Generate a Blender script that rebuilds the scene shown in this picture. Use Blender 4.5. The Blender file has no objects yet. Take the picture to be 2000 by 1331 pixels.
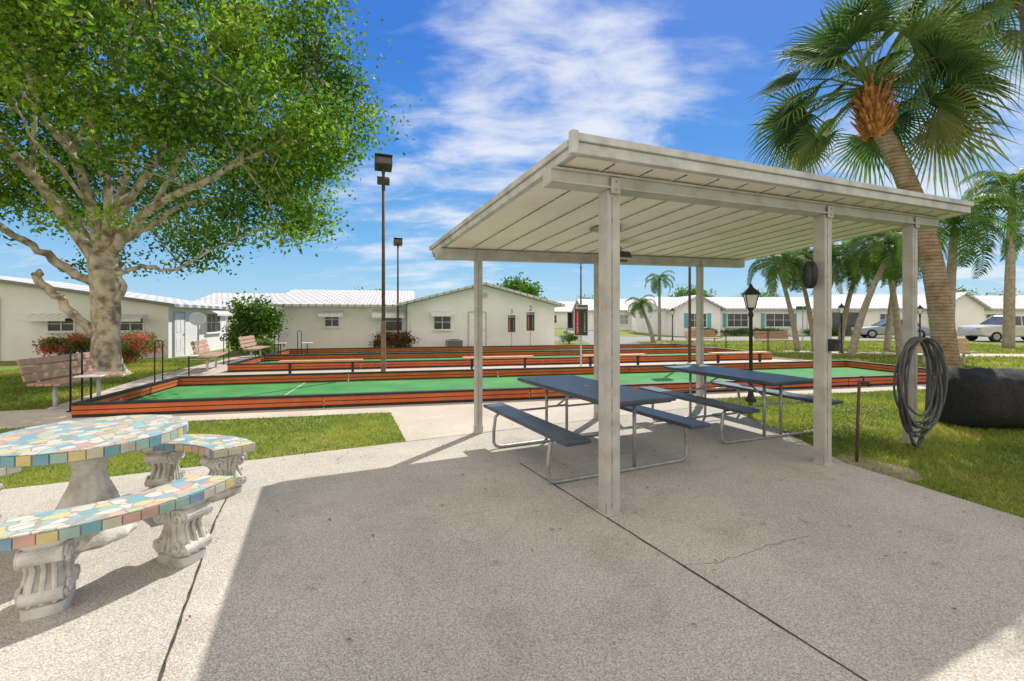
import bpy, math, random
import numpy as np
from mathutils import Vector, Matrix, noise
random.seed(7); rng=np.random.default_rng(7)
S=bpy.context.scene; COL=bpy.context.collection; R=math.radians
U=random.uniform
def P(u,v,Y): return Vector(((u-1000)/900*Y, Y, 1.5+(620-v)/900*Y))
# ------------------------------------------------------------ materials
def nt(name):
    m=bpy.data.materials.new(name); m.use_nodes=True
    n=m.node_tree; return m,n,n.nodes,n.links,n.nodes['Principled BSDF']
def mat(name,c,c2=None,rough=.7,scale=4,bump=0,bscale=60,metal=0,lo=.35,hi=.65,spec=.4,detail=6,c3=None,s3=1):
    m,t,N,L,b=nt(name)
    b.inputs['Roughness'].default_value=rough; b.inputs['Metallic'].default_value=metal
    b.inputs['Specular IOR Level'].default_value=spec
    tc=N.new('ShaderNodeTexCoord')
    if c2 is None: c2=tuple(x*.8 for x in c)
    no=N.new('ShaderNodeTexNoise'); no.inputs['Scale'].default_value=scale; no.inputs['Detail'].default_value=detail
    L.new(tc.outputs['Object'],no.inputs['Vector'])
    r=N.new('ShaderNodeValToRGB'); r.color_ramp.elements[0].position=lo; r.color_ramp.elements[1].position=hi
    r.color_ramp.elements[0].color=(*c2,1); r.color_ramp.elements[1].color=(*c,1)
    L.new(no.outputs['Fac'],r.inputs['Fac']); out=r.outputs['Color']
    if c3:
        n3=N.new('ShaderNodeTexNoise'); n3.inputs['Scale'].default_value=s3; n3.inputs['Detail'].default_value=5
        L.new(tc.outputs['Object'],n3.inputs['Vector'])
        r3=N.new('ShaderNodeValToRGB'); r3.color_ramp.elements[0].position=.5; r3.color_ramp.elements[1].position=.72
        L.new(n3.outputs['Fac'],r3.inputs['Fac'])
        mx=N.new('ShaderNodeMixRGB'); mx.inputs[2].default_value=(*c3,1)
        L.new(r3.outputs['Color'],mx.inputs[0]); L.new(out,mx.inputs[1]); out=mx.outputs[0]
    L.new(out,b.inputs['Base Color'])
    if bump:
        nb=N.new('ShaderNodeTexNoise'); nb.inputs['Scale'].default_value=bscale; nb.inputs['Detail'].default_value=4
        L.new(tc.outputs['Object'],nb.inputs['Vector'])
        bp=N.new('ShaderNodeBump'); bp.inputs['Strength'].default_value=bump; bp.inputs['Distance'].default_value=.01
        L.new(nb.outputs['Fac'],bp.inputs['Height']); L.new(bp.outputs[0],b.inputs['Normal'])
    return m
def leafmat(name,cols,trans=.4,rough=.45,tc_=(1.9,1.95,.8),spec=.35):
    m,t,N,L,b=nt(name)
    at=N.new('ShaderNodeAttribute'); at.attribute_name='tint'
    r=N.new('ShaderNodeValToRGB'); e=r.color_ramp.elements
    e[0].position=0; e[0].color=(*cols[0],1); e[1].position=1; e[1].color=(*cols[-1],1)
    for i,c in enumerate(cols[1:-1]):
        x=e.new((i+1)/(len(cols)-1)); x.color=(*c,1)
    L.new(at.outputs['Fac'],r.inputs['Fac'])
    L.new(r.outputs[0],b.inputs['Base Color']); b.inputs['Roughness'].default_value=rough
    b.inputs['Specular IOR Level'].default_value=spec
    tr=N.new('ShaderNodeBsdfTranslucent')
    g=N.new('ShaderNodeMixRGB'); g.blend_type='MULTIPLY'; g.inputs[0].default_value=1; g.inputs[2].default_value=(*tc_,1)
    L.new(r.outputs[0],g.inputs[1]); L.new(g.outputs[0],tr.inputs[0])
    mx=N.new('ShaderNodeMixShader'); mx.inputs[0].default_value=trans
    L.new(b.outputs[0],mx.inputs[1]); L.new(tr.outputs[0],mx.inputs[2])
    L.new(mx.outputs[0],N['Material Output'].inputs[0])
    return m
def concrete(name,ca,cb,agg,stain,pebble=True):
    m,t,N,L,b=nt(name); b.inputs['Roughness'].default_value=.85; b.inputs['Specular IOR Level'].default_value=.25
    tc=N.new('ShaderNodeTexCoord'); V=tc.outputs['Object']
    def no(s,d=5,dist=0):
        n=N.new('ShaderNodeTexNoise'); n.inputs['Scale'].default_value=s; n.inputs['Detail'].default_value=d; n.inputs['Distortion'].default_value=dist; L.new(V,n.inputs['Vector']); return n.outputs['Fac']
    def ramp(f,a,bb,c1,c2):
        r=N.new('ShaderNodeValToRGB'); r.color_ramp.elements[0].position=a; r.color_ramp.elements[1].position=bb
        r.color_ramp.elements[0].color=(*c1,1); r.color_ramp.elements[1].color=(*c2,1); L.new(f,r.inputs['Fac']); return r.outputs[0]
    base=ramp(no(1.1,7),.35,.68,cb,ca)
    st=ramp(no(.55,6,.6),.5,.75,(1,1,1),stain)
    mu=N.new('ShaderNodeMixRGB'); mu.blend_type='MULTIPLY'; mu.inputs[0].default_value=1; L.new(base,mu.inputs[1]); L.new(st,mu.inputs[2]); c=mu.outputs[0]
    bp=N.new('ShaderNodeBump')
    if pebble:
        vo=N.new('ShaderNodeTexVoronoi'); vo.inputs['Scale'].default_value=105; vo.feature='F1'; L.new(V,vo.inputs['Vector'])
        vm=ramp(vo.outputs['Distance'],.25,.8,(1.1,1.1,1.1),(agg,agg*.99,agg*.97))
        m2=N.new('ShaderNodeMixRGB'); m2.blend_type='MULTIPLY'; m2.inputs[0].default_value=1; L.new(c,m2.inputs[1]); L.new(vm,m2.inputs[2]); c=m2.outputs[0]
        sc=N.new('ShaderNodeSeparateColor'); L.new(vo.outputs['Color'],sc.inputs[0])
        pc=ramp(sc.outputs[0],.0,1,(.80,.785,.76),(1.12,1.12,1.12))
        m5=N.new('ShaderNodeMixRGB'); m5.blend_type='MULTIPLY'; m5.inputs[0].default_value=.85; L.new(c,m5.inputs[1]); L.new(pc,m5.inputs[2]); c=m5.outputs[0]
        sp=ramp(no(190,2),.35,.45,(.56,.55,.52),(1,1,1))
        m3=N.new('ShaderNodeMixRGB'); m3.blend_type='MULTIPLY'; m3.inputs[0].default_value=.65; L.new(c,m3.inputs[1]); L.new(sp,m3.inputs[2]); c=m3.outputs[0]
        s2=ramp(no(2.6,8,1.2),.34,.46,(.90,.895,.88),(1,1,1))
        m4=N.new('ShaderNodeMixRGB'); m4.blend_type='MULTIPLY'; m4.inputs[0].default_value=.9; L.new(c,m4.inputs[1]); L.new(s2,m4.inputs[2]); c=m4.outputs[0]
        s6=ramp(no(7,6,.4),.27,.34,(.62,.57,.48),(1,1,1))
        m6=N.new('ShaderNodeMixRGB'); m6.blend_type='MULTIPLY'; m6.inputs[0].default_value=.6; L.new(c,m6.inputs[1]); L.new(s6,m6.inputs[2]); c=m6.outputs[0]
        inv=N.new('ShaderNodeMath'); inv.operation='SUBTRACT'; inv.inputs[0].default_value=1; L.new(vo.outputs['Distance'],inv.inputs[1])
        L.new(inv.outputs[0],bp.inputs['Height']); bp.inputs['Strength'].default_value=.6; bp.inputs['Distance'].default_value=.005
    else:
        sp=ramp(no(45,5),.35,.6,(.88,.87,.85),(1.04,1.03,1.02))
        m3=N.new('ShaderNodeMixRGB'); m3.blend_type='MULTIPLY'; m3.inputs[0].default_value=1; L.new(c,m3.inputs[1]); L.new(sp,m3.inputs[2]); c=m3.outputs[0]
        L.new(no(90,3),bp.inputs['Height']); bp.inputs['Strength'].default_value=.25; bp.inputs['Distance'].default_value=.006
    L.new(c,b.inputs['Base Color']); L.new(bp.outputs[0],b.inputs['Normal'])
    return m
def mosaicmat():
    m,t,N,L,b=nt('mosaic shards'); b.inputs['Roughness'].default_value=.35
    tc=N.new('ShaderNodeTexCoord')
    v=N.new('ShaderNodeTexVoronoi'); v.inputs['Scale'].default_value=13
    e=N.new('ShaderNodeTexVoronoi'); e.feature='DISTANCE_TO_EDGE'; e.inputs['Scale'].default_value=13
    v.inputs['Randomness'].default_value=.8; e.inputs['Randomness'].default_value=.8
    mp=N.new('ShaderNodeMapping'); mp.inputs['Scale'].default_value=(1.2,.9,.02); mp.inputs['Rotation'].default_value=(0,0,.5); L.new(tc.outputs['Object'],mp.inputs['Vector'])
    L.new(mp.outputs[0],v.inputs['Vector']); L.new(mp.outputs[0],e.inputs['Vector'])
    s=N.new('ShaderNodeSeparateColor'); L.new(v.outputs['Color'],s.inputs[0])
    r=N.new('ShaderNodeValToRGB'); r.color_ramp.interpolation='CONSTANT'
    pal=[(.62,.60,.54),(.60,.42,.36),(.30,.50,.50),(.20,.40,.46),(.64,.54,.28),(.38,.54,.50),(.64,.62,.58),(.56,.36,.30),(.62,.59,.51),(.28,.42,.54),(.44,.54,.38)]
    el=r.color_ramp.elements; el[0].color=(*pal[0],1); el[1].position=.09; el[1].color=(*pal[1],1)
    for i in range(2,len(pal)):
        x=el.new(i/len(pal)); x.color=(*pal[i],1)
    L.new(s.outputs[0],r.inputs['Fac'])
    g=N.new('ShaderNodeMath'); g.operation='LESS_THAN'; g.inputs[1].default_value=.045; L.new(e.outputs['Distance'],g.inputs[0])
    mx=N.new('ShaderNodeMixRGB'); mx.inputs[2].default_value=(.36,.34,.3,1); L.new(g.outputs[0],mx.inputs[0]); L.new(r.outputs[0],mx.inputs[1])
    L.new(mx.outputs[0],b.inputs['Base Color'])
    bp=N.new('ShaderNodeBump'); bp.invert=True; bp.inputs['Distance'].default_value=.004; L.new(g.outputs[0],bp.inputs['Height']); L.new(bp.outputs[0],b.inputs['Normal'])
    return m
def roofmat():
    m,t,N,L,b=nt('white tile roof'); b.inputs['Roughness'].default_value=.75
    tc=N.new('ShaderNodeTexCoord')
    br=N.new('ShaderNodeTexBrick'); br.inputs['Scale'].default_value=1; br.inputs['Brick Width'].default_value=.33; br.inputs['Row Height'].default_value=.36
    br.inputs['Mortar Size'].default_value=.028; br.inputs['Color1'].default_value=(.66,.66,.67,1); br.inputs['Color2'].default_value=(.58,.58,.59,1); br.inputs['Mortar'].default_value=(.27,.27,.28,1)
    L.new(tc.outputs['Object'],br.inputs['Vector']); L.new(br.outputs['Color'],b.inputs['Base Color'])
    return m
def palmbark():
    m=mat('palm bark',(.40,.30,.21),(.22,.155,.105),rough=.95,scale=7,bump=1,bscale=30,c3=(.44,.38,.31),s3=1.4)
    N=m.node_tree.nodes; L=m.node_tree.links; b=N['Principled BSDF']
    tc=N.new('ShaderNodeTexCoord'); w=N.new('ShaderNodeTexWave'); w.bands_direction='Z'; w.inputs['Scale'].default_value=5; w.inputs['Distortion'].default_value=3; w.inputs['Detail'].default_value=4; w.inputs['Detail Scale'].default_value=2
    L.new(tc.outputs['Object'],w.inputs['Vector'])
    src=b.inputs['Base Color'].links[0].from_socket
    r=N.new('ShaderNodeValToRGB'); r.color_ramp.elements[0].color=(.55,.52,.5,1); r.color_ramp.elements[0].position=.1; r.color_ramp.elements[1].color=(1,1,1,1); r.color_ramp.elements[1].position=.45
    L.new(w.outputs['Fac'],r.inputs[0]); mu=N.new('ShaderNodeMixRGB'); mu.blend_type='MULTIPLY'; mu.inputs[0].default_value=.75
    L.new(src,mu.inputs[1]); L.new(r.outputs[0],mu.inputs[2]); L.new(mu.outputs[0],b.inputs['Base Color']); return m
M={}
M['patio']=concrete('exposed aggregate concrete',(.625,.59,.53),(.53,.50,.45),.66,(.88,.87,.85))
M['walk']=concrete('smooth concrete',(.60,.545,.46),(.5,.455,.385),1,(.85,.82,.78),False)
M['soil']=mat('lawn soil',(.21,.26,.045),(.125,.165,.028),rough=.95,scale=2.2,bump=.8,bscale=90,c3=(.29,.26,.085),s3=.7)
M['dirt']=mat('sandy dirt',(.36,.31,.23),(.22,.19,.12),rough=1,scale=9,bump=.3)
M['asph']=mat('asphalt',(.28,.28,.28),(.22,.22,.22),rough=.9,scale=3,bump=.3)
M['joint']=mat('dark joint',(.035,.032,.028),(.08,.07,.06),rough=1,scale=12)
M['orange']=mat('weathered orange paint',(.66,.15,.038),(.50,.10,.028),rough=.6,scale=1.6,lo=.3,hi=.7,bump=.2,bscale=25,c3=(.56,.17,.07),s3=6)
M['blackp']=mat('black paint',(.014,.015,.017),(.03,.03,.03),rough=.5,scale=8)
M['turf']=mat('green court turf',(.06,.28,.07),(.042,.21,.055),rough=.9,scale=1.6,bump=.3,bscale=250,c3=(.10,.31,.09),s3=.5)
M['line']=mat('faded white line',(.5,.6,.5),(.25,.42,.28),rough=.9,scale=20)
M['alu']=mat('weathered aluminium',(.53,.515,.49),(.44,.425,.40),rough=.5,scale=6,metal=.1,c3=(.37,.35,.325),s3=5,bump=.1)
M['aluw']=mat('white enamel trim',(.60,.595,.58),(.47,.465,.455),rough=.5,scale=7,c3=(.33,.325,.31),s3=3)
M['panel']=mat('cream ceiling panel',(.94,.89,.80),(.89,.84,.75),rough=.5,scale=2.5,c3=(.80,.75,.66),s3=1.8)
M['seam']=mat('panel seam',(.13,.125,.115),(.42,.4,.36),rough=.8,scale=22)
M['navy']=mat('dark blue plastic coating',(.065,.08,.105),(.045,.058,.078),rough=.36,scale=5,bump=.15,bscale=150,c3=(.09,.11,.135),s3=3)
M['galv']=mat('galvanised tube',(.40,.41,.41),(.28,.29,.29),rough=.42,metal=.4,scale=14)
M['cem']=mat('cast cement',(.70,.68,.63),(.42,.40,.36),rough=.9,scale=7,bump=.7,bscale=45,lo=.3,hi=.55,c3=(.27,.255,.22),s3=4)
M['mosaic']=mosaicmat()
TP=[(.64,.53,.25),(.60,.38,.31),(.18,.39,.44),(.62,.59,.53),(.34,.50,.43),(.22,.36,.48),(.6,.55,.42)]
for i,c in enumerate(TP): M['t%d'%i]=mat('glazed tile %d'%i,c,tuple(x*.8 for x in c),rough=.28,scale=9)
M['grout']=mat('grout',(.4,.37,.33),(.28,.26,.23),rough=.95,scale=20)
M['wall']=mat('white stucco',(.92,.905,.93),(.87,.855,.875),rough=.9,scale=1.2,bump=.35,bscale=60,c3=(.81,.80,.81),s3=.8)
M['roof']=roofmat()
M['white']=mat('white paint',(.88,.87,.89),(.80,.79,.80),rough=.55,scale=5)
M['glass']=mat('dark window glass',(.04,.05,.06),(.08,.09,.1),rough=.12,scale=1.5,spec=.5)
M['blind']=mat('window blind',(.40,.42,.42),(.27,.29,.29),rough=.5,scale=2)
M['teal']=mat('teal shutter paint',(.12,.50,.52),None,rough=.6)
M['rust']=mat('rusty brown steel',(.12,.075,.05),(.07,.045,.032),rough=.75,scale=5,bump=.4,bscale=30)
M['tan']=mat('tan weathered post',(.24,.165,.11),(.16,.11,.075),rough=.8,scale=6,bump=.4)
M['bronze']=mat('bronze fixture',(.07,.062,.05),(.04,.036,.03),rough=.5,scale=9)
M['lens']=mat('lamp lens',(.6,.55,.45),(.45,.4,.32),rough=.2,scale=8)
M['dlens']=mat('dusty floodlight glass',(.1,.09,.075),(.06,.055,.05),rough=.25,scale=8)
M['peach']=mat('peach slat',(.53,.335,.24),(.40,.25,.18),rough=.65,scale=9,bump=.15)
M['plank']=mat('orange plank',(.64,.35,.17),(.52,.27,.12),rough=.6,scale=6)
M['steelw']=mat('grey white steel',(.6,.6,.6),(.45,.45,.45),rough=.5,scale=9)
M['bark']=mat('tree bark',(.60,.51,.40),(.20,.16,.115),rough=.95,scale=5.5,bump=1,bscale=26,lo=.36,hi=.60,c3=(.72,.65,.53),s3=2.2)
M['pbark']=palmbark()
M['boot']=mat('orange palm fibre',(.66,.30,.10),(.28,.12,.04),rough=.95,scale=11,bump=.9,bscale=40)
M['gbark']=mat('grey palm bark',(.4,.35,.28),(.26,.22,.18),rough=.9,scale=8,bump=.6)
M['hose']=mat('grey hose',(.11,.115,.125),(.075,.08,.088),rough=.5,scale=10)
M['mesh']=mat('black mesh fabric',(.024,.025,.029),(.012,.012,.014),rough=.8,scale=30,bump=1,bscale=160)
M['red']=mat('red board strip',(.38,.045,.05),(.3,.04,.04),rough=.5)
M['dkgreen']=mat('dark board',(.035,.04,.04),(.025,.03,.03),rough=.5)
M['signgreen']=mat('green sign',(.02,.25,.12),None,rough=.5)
M['dgr']=mat('dark green board strip',(.02,.07,.05),None,rough=.5)
M['tyre']=mat('tyre rubber',(.02,.02,.02),None,rough=.9)
M['silver']=mat('silver car paint',(.30,.36,.44),(.28,.33,.4),rough=.22,metal=.5,spec=.6)
M['darkcar']=mat('white truck paint',(.62,.63,.65),None,rough=.25,metal=.1,spec=.6)
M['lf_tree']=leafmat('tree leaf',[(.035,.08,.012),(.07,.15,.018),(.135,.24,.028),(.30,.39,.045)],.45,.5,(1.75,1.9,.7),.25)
M['lf_fan']=leafmat('fan palm leaf',[(.04,.085,.033),(.075,.14,.052),(.135,.205,.075),(.28,.27,.115)],.32,.65,(1.8,1.9,1),.15)
M['lf_palm']=leafmat('feather palm leaf',[(.04,.085,.02),(.075,.15,.028),(.14,.22,.04)],.35,.55)
M['lf_shrub']=leafmat('shrub leaf',[(.035,.08,.015),(.075,.16,.022),(.16,.26,.04)],.35)
M['lf_croton']=leafmat('croton leaf',[(.04,.06,.015),(.15,.03,.025),(.07,.12,.02),(.38,.1,.04)],.3)
M['lf_flower']=leafmat('pink flower shrub leaf',[(.06,.12,.02),(.1,.18,.025),(.14,.22,.035),(.75,.06,.22),(.75,.08,.25)],.35)
M['lf_grass']=leafmat('grass blade',[(.11,.155,.025),(.17,.225,.035),(.25,.30,.05),(.42,.36,.14)],.35,.6)
M['lf_dry']=leafmat('dry leaf',[(.15,.06,.02),(.3,.15,.05),(.2,.1,.04)],.1)
# ------------------------------------------------------------ mesh builder
class MB:
    def __init__(s): s.v=[];s.f=[];s.m=[];s.t=[]
    def add(s,vs,fs,mi=0,t=0):
        o=len(s.v); s.v+= [tuple(x) for x in vs]
        for f in fs: s.f.append(tuple(i+o for i in f)); s.m.append(mi); s.t.append(t)
    def hexa(s,p,mi=0): s.add(p,[(3,2,1,0),(4,5,6,7),(0,1,5,4),(1,2,6,5),(2,3,7,6),(3,0,4,7)],mi)
    def box(s,c,d,mi=0,rot=None):
        x,y,z=d[0]/2,d[1]/2,d[2]/2
        p=[Vector(q) for q in [(-x,-y,-z),(x,-y,-z),(x,y,-z),(-x,y,-z),(-x,-y,z),(x,-y,z),(x,y,z),(-x,y,z)]]
        if rot is not None: p=[rot@q for q in p]
        s.hexa([q+Vector(c) for q in p],mi)
    def tube(s,pts,rad,n=8,mi=0,closed=False):
        pts=[Vector(p) for p in pts]; k=len(pts)
        if not hasattr(rad,'__len__'): rad=[rad]*k
        vs=[];fs=[]; up=None
        for i,p in enumerate(pts):
            if closed: d=pts[(i+1)%k]-pts[i-1]
            else: d=pts[min(i+1,k-1)]-pts[max(i-1,0)]
            d.normalize()
            if up is None: up=Vector((0,0,1)) if abs(d.z)<.9 else Vector((1,0,0))
            a=(up-d*up.dot(d))
            if a.length<1e-4: a=Vector((1,.3,.2)).cross(d)
            a.normalize(); b=d.cross(a); up=a
            for j in range(n):
                th=2*math.pi*j/n; vs.append(p+(a*math.cos(th)+b*math.sin(th))*rad[i])
        for i in range(k if closed else k-1):
            i2=(i+1)%k
            for j in range(n):
                j2=(j+1)%n; fs.append((i*n+j,i*n+j2,i2*n+j2,i2*n+j))
        if not closed: fs.append(tuple(range(n-1,-1,-1))); fs.append(tuple((k-1)*n+j for j in range(n)))
        s.add(vs,fs,mi)
    def lathe(s,prof,n=32,c=(0,0,0),mi=0,flute=0,fn=0):
        vs=[];k=len(prof)
        for r,z in prof:
            for j in range(n):
                th=2*math.pi*j/n; rr=r*(1+flute*math.cos(fn*th)) if fn else r
                vs.append((c[0]+rr*math.cos(th),c[1]+rr*math.sin(th),c[2]+z))
        fs=[]
        for i in range(k-1):
            for j in range(n):
                j2=(j+1)%n; fs.append((i*n+j,i*n+j2,(i+1)*n+j2,(i+1)*n+j))
        fs.append(tuple(range(n-1,-1,-1))); fs.append(tuple((k-1)*n+j for j in range(n)))
        s.add(vs,fs,mi)
    def prism(s,poly,z0,z1,mi=0,T=None):
        n=len(poly); vs=[Vector((x,y,z0)) for x,y in poly]+[Vector((x,y,z1)) for x,y in poly]
        if T: vs=[T@q for q in vs]
        fs=[tuple(range(n-1,-1,-1)),tuple(range(n,2*n))]+[(i,(i+1)%n,n+(i+1)%n,n+i) for i in range(n)]
        s.add(vs,fs,mi)
    def obj(s,name,mats,parent=None,smooth=False,bevel=0,loc=(0,0,0),rz=0,tint=False,**kw):
        me=bpy.data.meshes.new(name); me.from_pydata(s.v,[],s.f)
        for k in mats: me.materials.append(M[k])
        me.polygons.foreach_set('material_index',s.m)
        if smooth: me.polygons.foreach_set('use_smooth',[True]*len(s.f))
        if tint:
            a=me.attributes.new('tint','FLOAT','FACE'); a.data.foreach_set('value',s.t)
        me.update()
        return mk(name,me,parent,bevel,loc,rz,**kw)
def mk(name,me,parent=None,bevel=0,loc=(0,0,0),rz=0,**kw):
    o=bpy.data.objects.new(name,me); COL.objects.link(o); o.location=loc; o.rotation_euler=(0,0,rz)
    if parent: o.parent=parent
    if bevel:
        b=o.modifiers.new('Bevel','BEVEL'); b.width=bevel; b.segments=2; b.limit_method='ANGLE'
    for k,v in kw.items(): o[k]=v
    return o
def thing(name,loc,rz,label,category,group=None):
    o=bpy.data.objects.new(name,None); COL.objects.link(o); o.location=loc; o.rotation_euler=(0,0,rz); o.empty_display_size=.2
    o['label']=label; o['category']=category
    if group: o['group']=group
    return o
def dup(o,loc,rz,label=None,sc=None):
    def rec(x,par):
        n=x.copy(); COL.objects.link(n)
        if par: n.parent=par
        for c in [q for q in x.children]: rec(c,n)
        return n
    n=rec(o,None); n.location=loc; n.rotation_euler=(0,0,rz)
    if label: n['label']=label
    if sc: n.scale=(sc,sc,sc)
    return n
def text(name,s,size,parent,loc,rot,matk,ext=.002):
    c=bpy.data.curves.new(name,'FONT'); c.body=s; c.size=size; c.align_x='CENTER'; c.align_y='CENTER'; c.extrude=ext
    o=bpy.data.objects.new(name,c); COL.objects.link(o)
    dg=bpy.context.evaluated_depsgraph_get(); me=bpy.data.meshes.new_from_object(o.evaluated_get(dg))
    bpy.data.objects.remove(o); me.materials.clear(); me.materials.append(M[matk])
    q=mk(name,me,parent); q.location=loc; q.rotation_euler=rot; return q
def leafmesh(name,C,size,tint,matk,parent=None,asp=.42,up=.35,**kw):
    n=len(C); d=rng.normal(size=(n,3)); d[:,2]-=.25; d/=np.linalg.norm(d,axis=1)[:,None]
    w=rng.normal(size=(n,3)); w[:,2]+=up; s=np.cross(d,w); s/=np.linalg.norm(s,axis=1)[:,None]; nn=np.cross(d,s)
    L=size[:,None]; 
    V=np.stack([C-d*L*.5, C+s*L*asp*.5+nn*L*.06, C+d*L*.5, C-s*L*asp*.5+nn*L*.06],1).reshape(-1,3)
    F=np.arange(4*n).reshape(n,4)
    me=bpy.data.meshes.new(name); me.from_pydata(V.tolist(),[],F.tolist()); me.materials.append(M[matk])
    a=me.attributes.new('tint','FLOAT','FACE'); a.data.foreach_set('value',np.clip(tint,0,1).astype(np.float32))
    return mk(name,me,parent,**kw)
# ------------------------------------------------------------ frames
AX=math.atan2(.438,.899); P1=Vector((.74,3.51,0))
def sh(a,b,z=0): return Vector((P1.x+.899*a-.438*b,P1.y+.438*a+.899*b,z))
CA=R(12.5); cx,cy=math.cos(CA),math.sin(CA); O1=Vector((-6.54,6.82,0))
def ct(s,t,z=0): return Vector((O1.x+cx*s-cy*t,O1.y+cy*s+cx*t,z))
# ------------------------------------------------------------ structure sheets
def sheet(name,poly,z,matk,**kw):
    m=MB(); m.add([(p[0],p[1],z) for p in poly],[tuple(range(len(poly)))]); return m.obj(name,[matk],kind='structure',**kw)
sheet('ground',[(-400,-60),(400,-60),(400,600),(-400,600)],0,'soil')
PATIO=[(-14,-6),(6.4,-6),(4.75,0),(3.82,3.3),(3.4,4.7),(3.5,5.6),(3.5,7.83),(-1.26,5.5),(-14,-.7)]
sheet('patio',PATIO,.014,'patio')
WALK=[tuple(ct(-5,-.6)[:2]),tuple(ct(18.4,-.6)[:2]),tuple(ct(18.4,13.2)[:2]),tuple(ct(-1.5,13.2)[:2]),tuple(ct(-1.5,5)[:2]),tuple(ct(-.9,.9)[:2]),tuple(ct(-5,.5)[:2])]
sheet('court_pavement',WALK,.005,'walk')
LINK=[(-1.26,5.5),(3.5,7.83),(3.6,8.9),tuple(ct(10,-.55)[:2]),tuple(ct(4.6,-.55)[:2])]
sheet('pathway',LINK,.009,'walk')
DIRT=[(3.42,4.9),(3.47,4.45),(3.58,4.15),(3.8,4.25),(3.95,4.5),(3.8,4.85),(3.6,5.05)]
sheet('dirt',DIRT,.004,'dirt')
ROAD=[(2,29.5),(140,26),(140,32),(2,35.5)]
sheet('road',ROAD,.006,'asph')
SIDE=[(11.5,19.6),(17,17.6),(40,15.5),(40,17),(17.3,19),(12.2,20.6)]
sheet('sidewalk',SIDE,.007,'walk')
ROAD2=[(4.2,24),(7.2,24),(11,60),(6.5,60)]
sheet('road',ROAD2,.01,'asph')
# joints in patio
m=MB()
def strip(p,q,w,z,jit=.0025,n=90,mi=0):
    p=Vector(p);q=Vector(q); d=(q-p).normalized(); s=Vector((-d.y,d.x,0)); vs=[]
    for i in range(n+1):
        c=p+(q-p)*i/n; ww=w*U(.6,1.2); o=s*U(-jit,jit)
        vs+= [(c+o+s*ww/2)[:2]+(z,),(c+o-s*ww/2)[:2]+(z,)]
    m.add(vs,[(2*i,2*i+1,2*i+3,2*i+2) for i in range(n)],mi)
strip((.08,4.69,0),(.08+.486*6,4.69-6,0),.013,.018)
strip((-2.36+.2,3.8-.45,0),(-2.36+.486*6,3.8-6,0),.013,.018)
strip((-2.36-.3,3.8+.75,0),(-2.36+.2,3.8-.45,0),.01,.018)
strip((-1.26,5.5,0),(3.5,7.83,0),.012,.018)
pp=Vector((1.02,2.75,0))
for i in range(14):
    q=pp+Vector((.075+U(-.02,.02),.03+U(-.03,.03),0)); strip(pp,q,.0025,.018,.0008,3); pp=q
m.obj('joint_crack',['joint'],kind='structure')
# ------------------------------------------------------------ bocce courts
def court(s0,t0,L,W,label,lines):
    o=ct(s0,t0); th=thing('bocce_court',o,CA,label,'bocce court','bocce courts')
    b=MB(); k=MB(); w=.09
    def hx(mb,x0,y0,x1,y1,z0,z1,d):
        mb.hexa([(x0+d,y0+d,z0),(x1-d,y0+d,z0),(x1-d,y1-d,z0),(x0+d,y1-d,z0),(x0+d,y0+d,z1),(x1-d,y0+d,z1),(x1-d,y1-d,z1),(x0+d,y1-d,z1)])
    def rail(x0,y0,x1,y1):
        hx(b,x0,y0,x1,y1,.052,.108,0); hx(b,x0,y0,x1,y1,.122,.188,.003); hx(k,x0,y0,x1,y1,.0,.05,.010); hx(k,x0,y0,x1,y1,.106,.124,.012)
        hx(k,x0,y0,x1,y1,.19,.224,-.012)
    nseg=5
    for i in range(nseg):
        g=.006; xa=L*i/nseg+g; xb=L*(i+1)/nseg-g
        rail(xa,0,xb,w); rail(xa,W-w,xb,W)
    rail(0.006,w+.02,w,W-w-.02); rail(L-w,w+.02,L-.006,W-w-.02)
    b.obj('rail',['orange'],th,bevel=.004); k.obj('rail_cap',['blackp'],th,bevel=.003)
    t=MB(); t.hexa([(w,w,.01),(L-w,w,.01),(L-w,W-w,.01),(w,W-w,.01),(w,w,.03),(L-w,w,.03),(L-w,W-w,.03),(w,W-w,.03)])
    for x in lines: t.add([(x,w,.034),(x+.03,w,.034),(x+.03,W-w,.034),(x,W-w,.034)],[(0,1,2,3)],1)
    t.obj('playing_surface',['turf','line'],th)
court(0,0,17.6,3.2,'low green turf court with orange and black rails beside shelter',(2.6,15))
court(.05,5.85,17.4,3.05,'green turf court with orange rails beside matching court',(2.6,14.8))
court(.1,9.02,17.4,3.05,'farther green turf court with orange rails before white house',(2.6,14.8))
# ------------------------------------------------------------ shelter
def zr(a,b): return 2.584+.0283*(a+.47)-.0774*(b+.25)
th=thing('picnic_shelter',P1,AX,'open flat-roofed cream and grey aluminium picnic shelter on patio','shelter')
def slab(mb,a0,a1,b0,b1,z0,z1,mi=0):
    c=[(a0,b0),(a1,b0),(a1,b1),(a0,b1)]
    mb.hexa([(a,b,zr(a,b)+z0) for a,b in c]+[(a,b,zr(a,b)+z1) for a,b in c],mi)
A0,A1,B0,B1=-.47,5.15,-.25,3.096
r=MB(); slab(r,A0+.03,A1-.03,B0+.03,B1-.03,0.004,.06,0)
n=16
for i in range(1,n):
    a=A0+(A1-A0)*i/n; slab(r,a-.009,a+.009,B0+.04,B1-.04,-.009,.001,1)
    slab(r,a-.028,a+.028,B0+.04,B1-.04,-.004,.002,0)
r.obj('ceiling',['panel','seam'],th)
f=MB()
slab(f,A0,A1,B0-.03,B0+.025,0,.075); slab(f,A0-.02,A1+.02,B0-.05,B0+.03,.078,.13)
slab(f,A0,A1,B1-.02,B1+.03,-.03,.09); 
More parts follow.
